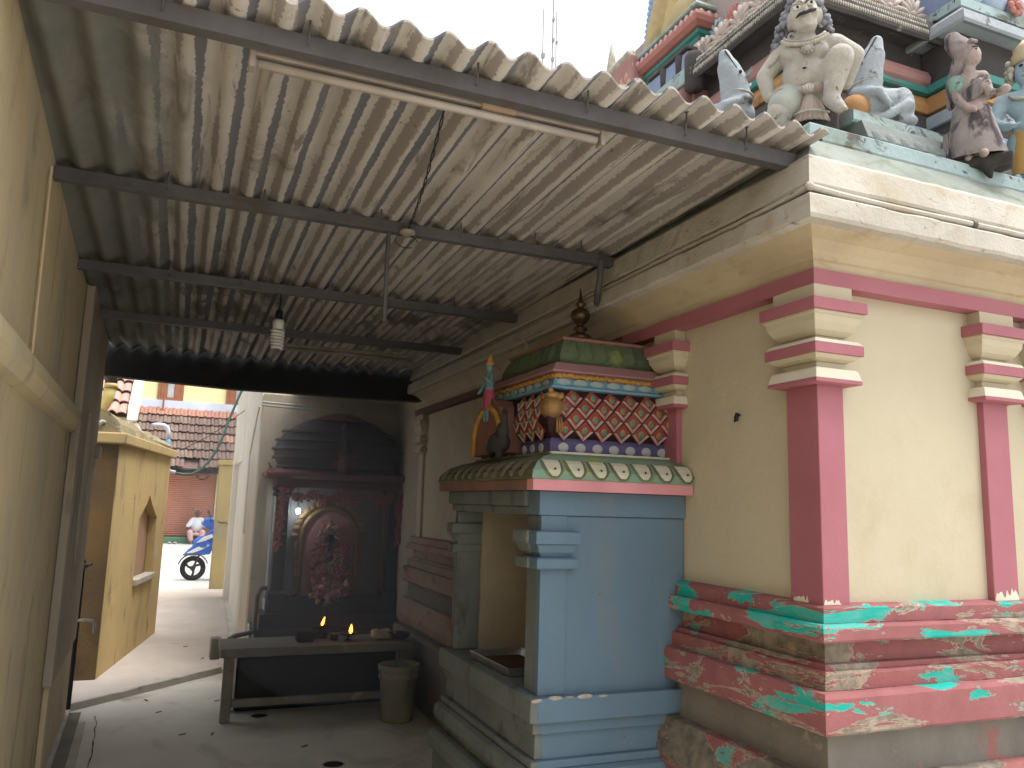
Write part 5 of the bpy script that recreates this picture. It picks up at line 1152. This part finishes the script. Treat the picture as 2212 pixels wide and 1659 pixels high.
# seated robe and feather fan on the pavilion roof
RB = mat('pale_ochre_robe', (.46,.36,.18), (.38,.31,.18), 6, .85, .3, 50, stains=[((.16,.13,.09), 7, .62, .68)])
sculpt('robe', MB().caps((2.50,3.95,4.44),(2.50,3.74,4.85),.06,.07).caps((2.52,3.80,4.44),(2.52,3.64,4.80),.05,.06).ell((2.52,3.62,4.50),(.07,.11,.10)).ell((2.55,3.52,4.62),(.08,.08,.16)), RB, TW, .014, 3, .004, 30)
FB_ = mat('faded_feather_blue', (.26,.36,.55), (.20,.28,.45), 8, .8, .3)
mb = MB()
for k in range(14):
    mb.ell((2.48,3.98-.008*k,4.46+k*.035), (.02,.05,.024), 8, 5, Matrix.Rotation(.5,3,'X'))
o = mb.build('feather_fan', FB_, TW, True)
rosette(2.43, 4.12, 4.44, .07, CREAMD, pi/2)
MB().tube([(2.40,4.05,4.44),(2.40,4.25,4.42),(2.40,4.42,4.40)], [.03,.04,.03], 8).build('scroll', CREAMD, TW, True)
# pink scaled end dome
pd = MB(); rnd = random.Random(6)
for r in range(9):
    for k in range(9):
        y = 4.02+k*.062+(.03 if r % 2 else 0); z = 3.84+r*.062
        if y > 4.55-(z-3.84)*.35: continue
        pd.ell((2.36+.05*((r-3)/6)**2+rnd.uniform(-.006,.006), y, z), (.016,.030,.042), 7, 5)
o = pd.build('dome_scales', mat('faded_salmon_scale', (.46,.23,.19), (.46,.31,.20), 8, .85, .3, stains=[((.2,.15,.12), 7, .62, .68)]), TW, True); o['kind'] = 'stuff'
MB().poly([(3.95,3.80),(4.60,3.80),(4.42,4.40),(4.0,4.42)], 'x', 2.37, 2.6).build('end_dome', ROSE, TW, bevel=.02)
MB().lathe([(.045,4.36),(.05,4.42),(.035,4.50),(.022,4.60),(.006,4.70)], (2.44,4.36,0), 12).build('spike', CREAMD, TW, True)
# weed rooted in the balustrade
WD = thing('weed_plant', 'small yellow-green weed sprouting from the tower balustrade', 'plant', (2.29,3.95,3.84))
LEAF = mat('yellow_green_leaf', (.20,.26,.04), (.30,.32,.06), 20, .6, .1)
rnd = random.Random(8); stm = MB(); lf = MB()
for k in range(9):
    a = rnd.uniform(-1.2,1.2); h = rnd.uniform(.08,.20); b = Vector((2.29,3.93+rnd.uniform(-.05,.10),3.86)); t = b+Vector((-.03,sin(a)*.07,h))
    stm.tube([b, b.lerp(t,.5)+Vector((-.01,0,.01)), t], .002, 5)
    for j in range(5):
        p = b.lerp(t, .35+.16*j); an = rnd.uniform(0,6.28); u = Vector((cos(an)*.4, sin(an), .4)).normalized()*.03; w = Vector((0,.3,1)).cross(u).normalized()*.010
        lf.add([p, p+u*.5+w, p+u, p+u*.5-w], [(0,1,2,3)])
stm.build('stem', LEAF, WD); lf.build('foliage', LEAF, WD)

# ---------------------------------------------------------------- statues
class Fr:      # local frame: X to the statue's viewer's right, D towards the passage, Z up
    def __init__(s, o, ang):
        s.o = Vector(o); s.r = Vector((cos(ang), -sin(ang), 0)); s.d = Vector((-sin(ang), -cos(ang), 0))
    def p(s, X, D, Z): return s.o+s.r*X+s.d*D+Vector((0,0,Z))
    def rot(s): return Matrix((( s.r.x, -s.d.x, 0), (s.r.y, -s.d.y, 0), (0, 0, 1)))
GST = mat('weathered_cream_statue', (.40,.375,.32), (.31,.295,.26), 9, .8, .5, 70, stains=[((.10,.085,.075), 14, .61, .67, (1,1,1), .9), ((.26,.24,.20), 4, .58, .72), ((.52,.52,.50), 6, .62, .72)])
F = Fr((2.215,2.345,3.322), .76)
def G(gx, gy, D=0): return F.p((gx-1060)*.000287, D, (880-gy)*.00032)
GD = thing('guardian_statue', 'seated bare-chested moustached guardian statue at the temple parapet corner', 'statue', (2.215,2.345,3.076))
R = F.rot()
b = MB()
b.ell(G(1050,1060,.0), (.088,.062,.052), rot=R).ell(G(1040,900,.03), (.088,.078,.080), rot=R).ell(G(1040,640,.02), (.094,.062,.072), rot=R).ell(G(920,640,.055),(.042,.028,.032),rot=R).ell(G(1200,640,.055),(.042,.028,.032),rot=R)
b.caps(G(770,575,.0), G(1370,545,.0), .043,.043).caps(G(1045,520,.01), G(1050,400,.02), .043,.040)
b.ell(G(1050,190,.03), (.054,.060,.070), rot=R).ell(G(1065,320,.045), (.043,.044,.036), rot=R)
b.ell(G(1072,195,.094), (.0105,.014,.019), rot=R).ell(G(1075,222,.098),(.016,.010,.009),rot=R).ell(G(965,215,.070),(.02,.015,.018),rot=R).ell(G(1165,200,.070),(.02,.015,.018),rot=R)
b.caps(G(920,95,.080), G(1010,80,.090), .007,.008).caps(G(1100,65,.090), G(1185,60,.078), .008,.007).caps(G(1040,288,.090), G(1120,280,.090), .010,.010).ell(G(1085,345,.082), (.02,.016,.014), rot=R)
b.ell(G(865,230,.02), (.012,.02,.034), rot=R).ell(G(1245,210,.02), (.012,.02,.034), rot=R)
b.caps(G(720,610,.0), G(530,810,.01), .039,.033).caps(G(525,815,.01), G(590,1090,.05), .033,.024).ell(G(690,1115,.075), (.034,.020,.020), rot=R)
for i in range(4): b.caps(G(740,1085+i*22,.09), G(890-abs(i-1)*18,1100+i*18,.10), .0095,.007)
b.caps(G(670,1075,.09), G(745,1045,.105), .010,.008)
b.caps(G(1420,550,.0), G(1650,710,.0), .041,.038).caps(G(1650,715,.0), G(1560,930,-.03), .036,.03).ell(G(1540,980,-.03),(.03,.02,.03),rot=R)
b.caps(G(1240,1050,.02), G(1470,810,.11), .060,.048).caps(G(1470,815,.11), G(1350,1230,.115), .050,.031).caps(G(1345,1260,.115), G(1430,1400,.165), .032,.024)
for i in range(5): b.caps(G(1425+i*20,1395+i*7,.165), G(1445+i*19,1425+i*5,.180), .0085,.007)
b.caps(G(880,1110,.03), G(715,1330,.10), .060,.050).caps(G(715,1340,.10), G(650,1640,.085), .049,.034).caps(G(650,1650,.09), G(660,1690,.14), .032,.022)
sculpt('body', b, GST, GD, .0058, 2)
# seat block
MB().obox(F.p(0,-.05,-.165), F.r*.11, F.d*.09, (0,0,.080)).build('seat', GRIME, GD, bevel=.008)
for gx, gy in ((972,140), (1143,112)):
    e0 = MB().ell(G(gx,gy,.083), (.0155,.008,.011), rot=R).build('eye', mat('statue_eye', (.62,.60,.54), None, 20, .6, 0), GD, True)
    MB().ell(G(gx+4,gy,.0895), (.0055,.003,.006), 10, 6, rot=R).build('pupil', BLACKC, e0, True)
    MB().tube([G(gx-62,gy+5,.078), G(gx-30,gy-38,.090), G(gx+20,gy-44,.092), G(gx+60,gy-5,.082)], .0028, 6).build('eyelid', GST, e0, True)
MB().tube([G(955,262,.088), G(1000,240,.101), G(1060,236,.108), G(1078,240,.108), G(1120,222,.106), G(1185,212,.094), G(1205,190,.088)], [.002,.006,.0075,.005,.0075,.006,.002], 7).build('moustache', SOOT, GD, True)
mb = MB(); rnd = random.Random(2)
for k in range(150):
    t = rnd.random(); sd = rnd.choice((-1,1))
    if t < .35:
        a = rnd.uniform(-1.7,1.7); q = G(1050+230*sin(a), 150-260*cos(a)*rnd.uniform(.85,1.0), rnd.uniform(-.05,.035))
    else:
        u = (t-.35)/.65; q = G((855-200*u if sd < 0 else 1255+170*u)+rnd.uniform(-45,45), 60+480*u, rnd.uniform(-.04,.03))
    mb.ell(q, rnd.uniform(.008,.014), 7, 5)
HAIRG = mat('grey_curl_render', (.24,.25,.28), (.13,.13,.15), 25, .85, .3, 60)
o = mb.build('hair', HAIRG, GD, True)
mb = MB()
for k in range(20):
    a = -1.15+2.3*k/19; mb.ell(G(1050+300*sin(a), 430+135*cos(a), .05+.035*cos(a)), .0085, 7, 5)
mb.build('necklace', CREAMD, GD, True)
MB().tube([G(1050+270*sin(a), 400+130*cos(a), .045+.04*cos(a)) for a in [-1.2+2.4*k/16 for k in range(17)]], .006, 6).build('collar', GST, GD, True)
mb = MB().ell(G(1080,630,.09), (.016,.010,.013), rot=R)
for k in range(9): mb.ell(G(1080+62*cos(2*pi*k/9), 630+45*sin(2*pi*k/9), .088), .007, 6, 4)
mb.build('pendant', GST, GD, True)
MB().tube([G(890+40*cos(a), 420+48*sin(a), .03) for a in [2*pi*k/16 for k in range(17)]], .0065, 7).build('earring', GST, GD, True)
MB().tube([G(1262+25*cos(a), 275+60*sin(a), .02) for a in [2*pi*k/16 for k in range(17)]], .0065, 7).build('earring', GST, GD, True)
for k in range(3): MB().tube([G(640+k*16-70*cos(a)*.9, 690-k*22+60*sin(a)*.0+cos(a)*45, .01+.045*sin(a)) for a in [2*pi*j/16 for j in range(17)]], .006, 6).build('armlet', GST, GD, True)
MB().ell(G(1040,860,.107), (.008,.004,.004), 8, 5, rot=R).build('navel', SOOT, GD)
CLP = mat('faded_peach_cloth', (.38,.29,.245), (.38,.34,.30), 14, .85, .35, 60, stains=[((.16,.12,.10), 9, .66, .72)])
sculpt('cloth_knot', MB().ell(G(1080,1095,.095), (.026,.022,.022), rot=R).caps(G(860,1085,.07), G(1240,1075,.07), .024,.024), CLP, GD, .006, 2)
for k in range(4): MB().tube([G(1010+k*45,1075,.112), G(1030+k*33,1110,.120), G(1050+k*22,1150,.118)], .005, 6).build('knot_fold', CREAMD, GD, True)
rs = []
for k in range(8):
    t = k/7; row = []
    for j in range(33):
        u = -1+2*j/32; w = 85+170*t**.8; cx_ = 1085+ -5*t
        row.append(tuple(G(cx_+u*w, 1130+335*t+18*u*u*t, .10+.035*t-.05*u*u+.006*cos(j*pi/2)*t)))
    rs.append(row)
bk = [[tuple(Vector(p)-F.d*.02) for p in r] for r in rs]
MB().rings([r+q[::-1] for r, q in zip(rs, bk)]).build('pleated_apron', CLP, GD, True)
MB().tube([G(1085+u*235, 1375+16*u*u, .142-.05*u*u) for u in [-1+2*k/14 for k in range(15)]], .005, 6).build('apron_cord', CREAMD, GD, True)
sculpt('loincloth', MB().caps(G(870,1120,.03), G(765,1245,.085), .066,.060).caps(G(900,1090,.02), G(1230,1070,.02), .06,.062), mat('pale_green_cloth', (.37,.37,.32), (.31,.33,.29), 8, .85, .3, 60, stains=[((.12,.30,.25), 9, .63, .67)]), GD, .007, 2)
from mathutils import Quaternion
def lean(o, f, ang, sc=1):      # statues lean out over the parapet
    o.rotation_mode = 'QUATERNION'; o.rotation_quaternion = Quaternion(Vector((0,0,1)).cross(f.d), ang); o.scale = (sc,sc,sc)
lean(GD, F, radians(13), 1.04)
# two raised-head bulls either side of the guardian
def bull(o, ang, mir, label, name='bull_statue'):
    f = Fr(o, ang); t = thing(name, label, 'statue', (o[0], o[1], 3.206), 'bull statues beside the guardian'); rt = f.rot(); m_ = mir
    q = lambda X, D, Z: f.p(X*m_, D, Z)
    b = MB().caps(q(0,.0,-.06), q(.12,-.03,-.06), .075,.065).caps(q(.0,.01,.0), q(.015,.02,.08), .066,.060).caps(q(.012,.02,.08), q(.034,.03,.14), .060,.050).caps(q(.034,.03,.14), q(.050,.035,.205), .046,.027)
    b.ell(q(.14,-.02,-.08), (.05,.06,.085), rot=rt).caps(q(.16,.03,-.10), q(.07,.06,-.15), .026,.020).caps(q(.07,.06,-.15), q(.03,.075,-.155), .02,.014).caps(q(-.04,.05,-.02), q(.05,.08,-.045), .026,.022).caps(q(.05,.08,-.045), q(.085,.075,-.10), .02,.014).ell(q(.0,0,-.14), (.08,.07,.04), rot=rt).ell(q(.12,-.02,-.15), (.08,.06,.03), rot=rt)
    sculpt('body', b, LGREY, t, .0065, 3)
    MB().tube([q(.0+.066*cos(a), .01+.062*sin(a), .022+.01*cos(a)) for a in [2*pi*k/24 for k in range(25)]], .0055, 6).build('collar', CREAMD, t, True)
    MB().tube([q(.000,.070,.12), q(.024,.072,.165), q(.048,.062,.212)], .0030, 5).build('mouth_line', SOOT, t)
    for s in (-1, 1): MB().ell(q(.015+.03*s,.055-.02*s,.10), (.007,.006,.009), 8, 6, rot=rt).build('eye', SOOT, t)
    for s in (-1, 1): MB().tube([q(-.03,.0+.03*s,.085), q(-.055,.0+.055*s,.10), q(-.06,.0+.07*s,.12)], [.010,.008,.003], 7).build('ear', LGREY, t, True)
    if mir > 0: MB().ell(q(-.045,.055,-.095), (.062,.055,.062), 16, 10, rot=rt).build('knee_ball', ORANGE, t, True)
    return t
bull((2.575,2.385,3.395), .80, 1, 'grey bull statue with raised muzzle, seated between the guardian and the standing woman')
bull((2.085,2.62,3.35), .66, -1, 'grey bull statue with raised muzzle, half hidden behind the guardian above the sheet roof')
# standing woman on a corbel
WO = thing('woman_statue', 'weathered standing woman statue with tall bun and draped skirt on a dark corbel', 'statue', (2.89,2.14,3.02))
FW = Fr((2.885,2.135,3.045), .93); RW = FW.rot()
def Wp(gx, gy, D=0): return FW.p((gx-660)*.000415, D, (1480-gy)*.000465)
FLESH = mat('faded_pink_statue', (.35,.28,.25), (.27,.215,.195), 8, .8, .5, 60, stains=[((.07,.06,.06), 10, .57, .64), ((.24,.20,.18), 4, .56, .7)])
b = MB().ell(Wp(690,580,.0), (.034,.036,.046), rot=RW).caps(Wp(745,555,.0), Wp(768,575,.0), .008,.005).ell(Wp(735,630,.0), (.015,.015,.012), rot=RW).caps(Wp(660,690,0), Wp(660,740,0), .022,.024)
b.ell(Wp(660,830,.0), (.052,.036,.055), rot=RW).ell(Wp(700,860,.03),(.024,.024,.024),rot=RW).caps(Wp(650,920,0), Wp(650,1000,0), .034,.048).ell(Wp(655,1040,0), (.062,.045,.04), rot=RW)
b.caps(Wp(560,775,.0), Wp(760,775,0), .026,.026).caps(Wp(545,790,.01), Wp(555,950,.03), .024,.019).caps(Wp(555,950,.03), Wp(625,1050,.055), .019,.015).ell(Wp(650,1065,.06), (.022,.014,.014), rot=RW)
b.caps(Wp(770,790,.0), Wp(815,960,.02), .024,.019).caps(Wp(815,960,.02), Wp(920,965,.05), .018,.015).ell(Wp(940,955,.055), (.02,.016,.02), rot=RW)
for i in range(4): b.caps(Wp(660+i*8,1055+i*9,.068), Wp(685+i*6,1075+i*9,.066), .006,.005); b.caps(Wp(945+i*3,935+i*12,.06), Wp(980,945+i*10,.058), .006,.005)
b.caps(Wp(690,1060,.01), Wp(705,1250,.012), .045,.034).caps(Wp(705,1250,.012), Wp(725,1420,.03), .034,.022).caps(Wp(728,1440,.04), Wp(745,1470,.085), .024,.016)
b.caps(Wp(620,1060,.0), Wp(600,1250,.0), .05,.036).caps(Wp(600,1250,.0), Wp(600,1450,.0), .034,.024).caps(Wp(600,1455,0),Wp(610,1470,.05),.024,.016)
sculpt('body', b, FLESH, WO, .0065, 2)
HRW = mat('pinkish_headdress', (.29,.24,.23), (.17,.14,.145), 16, .85, .6, 45, stains=[((.05,.045,.05), 10, .55, .62, (1,1,.4), .8)])
sculpt('hair', MB().caps(Wp(640,540,-.005), Wp(560,440,-.01), .046,.040).ell(Wp(540,380,-.01), (.032,.03,.022), rot=RW).caps(Wp(600,600,-.02), Wp(510,800,-.03), .035,.026).caps(Wp(510,800,-.03), Wp(490,960,-.03), .026,.016), HRW, WO, .0065, 2, .003, 50)
mb = MB()
for k in range(9): mb.ell(Wp(625+k*13, 480+ -2*k+abs(k-5)*4, .035-.006*abs(k-5)), .008, 6, 4)
mb.build('tiara', HRW, WO, True)
sculpt('blouse', MB().caps(Wp(548,785,.01), Wp(550,850,.02), .030,.028).ell(Wp(640,800,-.004), (.056,.036,.034), rot=RW), mat('faded_teal_blouse', (.16,.32,.29), (.22,.28,.22), 8, .85, .3, 60, stains=[((.08,.07,.07), 7, .6, .66)]), WO, .0065, 2)
SARI = mat('dark_stained_sari', (.27,.235,.22), (.17,.145,.145), 9, .85, .5, 50, stains=[((.055,.045,.05), 9, .50, .60, (1,1,.45), 1.0), ((.40,.37,.33), 12, .62, .70)])
for k in range(5): MB().tube([Wp(760,790+k*20,.0), Wp(730,840+k*24,.045), Wp(650,900+k*20,.05), Wp(590,930+k*16,.03)], .011, 7).build('sari_fold', SARI, WO, True)
rs = []
for k in range(9):
    t = k/8; row = []
    for j in range(37):
        a = 2*pi*j/36; w = 1+.55*t+.06*cos(9*a)*t
        row.append(tuple(Wp(655+ (40*t if cos(a) > 0 else -20*t)+ (155+ (95*t if cos(a) > 0 else 70*t))*cos(a), 1030+430*t, .052*w*sin(a))))
    rs.append(row)
MB().rings(rs, False, False).build('skirt', SARI, WO, True)
MB().rings([[tuple(Wp(gx, gy, d)) for gx, gy in ((410,1230),(600,1150),(620,1480),(380,1520))] for d in (-.03,.035)]).build('skirt_panel', SARI, WO, bevel=.008, jit=.004)
sculpt('corbel', MB().obox(FW.p(0,-.03,-.015), FW.r*.13, FW.d*.085, (0,0,.022)).caps(FW.p(-.05,.02,-.03), FW.p(-.085,.0,-.075), .03,.008).caps(FW.p(.04,.03,-.03), FW.p(.05,.0,-.07), .03,.012), SOOT, WO, .009, 2, .006, 25)
MB().ell(Wp(722,548,.026), (.008,.004,.004), 8, 6, rot=RW).build('eye', SOOT, WO)
MB().tube([Wp(700,527,.032), Wp(725,522,.028), Wp(742,528,.018)], .0025, 5).build('brow', SOOT, WO)
lean(WO, FW, radians(8), 1.03)
# standing blue man beside her
MN = thing('blue_man_statue', 'blue skinned standing man statue with gold crown and yellow lower cloth', 'statue', (3.27,2.16,3.02))
FM = Fr((3.275,2.155,3.045), .98); RM_ = FM.rot()
def Mp(X, Z, D=0): return FM.p(X, D, Z)
BSK = mat('pale_blue_statue_skin', (.28,.37,.41), (.22,.30,.33), 5, .75, .3, 60, stains=[((.12,.10,.09), 8, .66, .72), ((.20,.30,.28), 4, .58, .7)])
b = MB().ell(Mp(.0,.50), (.050,.052,.064), rot=RM_).ell(Mp(0,.46,.02), (.038,.036,.03), rot=RM_).ell(Mp(0,.495,.055), (.010,.014,.018), rot=RM_).caps(Mp(0,.43), Mp(0,.40), .03,.032)
b.ell(Mp(0,.34,.01), (.085,.05,.07), rot=RM_).caps(Mp(-.075,.385), Mp(.075,.385), .036,.036).ell(Mp(0,.25), (.065,.045,.06), rot=RM_).ell(Mp(0,.19), (.075,.05,.045), rot=RM_)
b.caps(Mp(-.10,.38), Mp(-.135,.28,.02), .032,.027).caps(Mp(-.135,.28,.02), Mp(-.085,.23,.08), .026,.02).ell(Mp(-.07,.23,.09), (.022,.018,.018), rot=RM_).caps(Mp(.10,.38), Mp(.14,.27,.01), .032,.027).caps(Mp(.14,.27,.01), Mp(.13,.17,.05), .026,.02).ell(Mp(.13,.15,.055), (.018,.016,.022), rot=RM_)
for i in range(4): b.caps(Mp(-.075+i*.008,.215,.10), Mp(-.06+i*.008,.222,.115), .006,.005); b.caps(Mp(.12+i*.007,.14,.06), Mp(.118+i*.007,.115,.065), .006,.005)
b.caps(Mp(-.045,.18), Mp(-.055,.02,.01), .05,.03).caps(Mp(.045,.18), Mp(.055,.02,.01), .05,.03).caps(Mp(-.055,.01,.01), Mp(-.06,.0,.06), .024,.017).caps(Mp(.055,.01,.01), Mp(.06,.0,.06), .024,.017)
sculpt('body', b, BSK, MN, .0065, 2)
MB().lathe([(.054,.0),(.060,.014),(.052,.022),(.056,.04),(.045,.055),(.047,.07),(.030,.09),(.008,.115)], tuple(Mp(0,.535)), 20).build('crown', mat('faded_gold_crown', (.44,.36,.22), (.34,.28,.18), 12, .8, .4, 60, stains=[((.12,.10,.08), 8, .64, .7)]), MN, True)
mb = MB(); rnd = random.Random(12)
for k in range(26): mb.ell(Mp(-.055-.02*rnd.random(), .44+.12*rnd.random(), rnd.uniform(-.03,.02)), rnd.uniform(.009,.016), 7, 5); mb.ell(Mp(.055+.02*rnd.random(), .44+.12*rnd.random(), rnd.uniform(-.03,.02)), rnd.uniform(.009,.016), 7, 5)
mb.build('hair', CREAMD, MN, True)
for s in (-1, 1): MB().ell(Mp(.018*s,.513,.048), (.010,.005,.006), 8, 6, rot=RM_).build('eye', BLACKC, MN)
MB().tube([Mp(-.018,.464,.055), Mp(0,.46,.060), Mp(.018,.464,.055)], .004, 6).build('mouth', FLESH, MN)
rs = []
for k in range(8):
    t = k/7; rs.append([tuple(Mp((.082+.018*t+.006*cos(9*a))*cos(a), .215-.20*t, (.058+.012*t)*sin(a))) for a in [2*pi*j/36 for j in range(36)]])
MB().rings(rs, False, False).build('dhoti', mat('faded_yellow_dhoti', (.46,.27,.07), (.36,.22,.08), 6, .85, .35, 60, stains=[((.12,.09,.06), 7, .63, .69)]), MN, True)
MB().tube([Mp(.07*sin(a), .40-.05*cos(a), .02+.05*cos(a)) for a in [-1.3+2.6*k/12 for k in range(13)]], .007, 6).build('necklace', CREAMD, MN, True)
# ---------------------------------------------------------------- incense and lamp smoke in the far bay
hm = bpy.data.materials.new('thin_lamp_smoke'); hm.use_nodes = True; nt = hm.node_tree
for n in list(nt.nodes):
    if n.type == 'BSDF_PRINCIPLED': nt.nodes.remove(n)
pv = nt.nodes.new('ShaderNodeVolumePrincipled'); pv.inputs['Density'].default_value = .11; pv.inputs['Color'].default_value = (.93,.94,.96,1)
nt.links.new(pv.outputs[0], nt.nodes['Material Output'].inputs['Volume'])
hz = MB().ell((1.45,6.3,1.55), (1.5,2.3,1.5), 24, 14).build('smoke', hm); hz['kind'] = 'stuff'
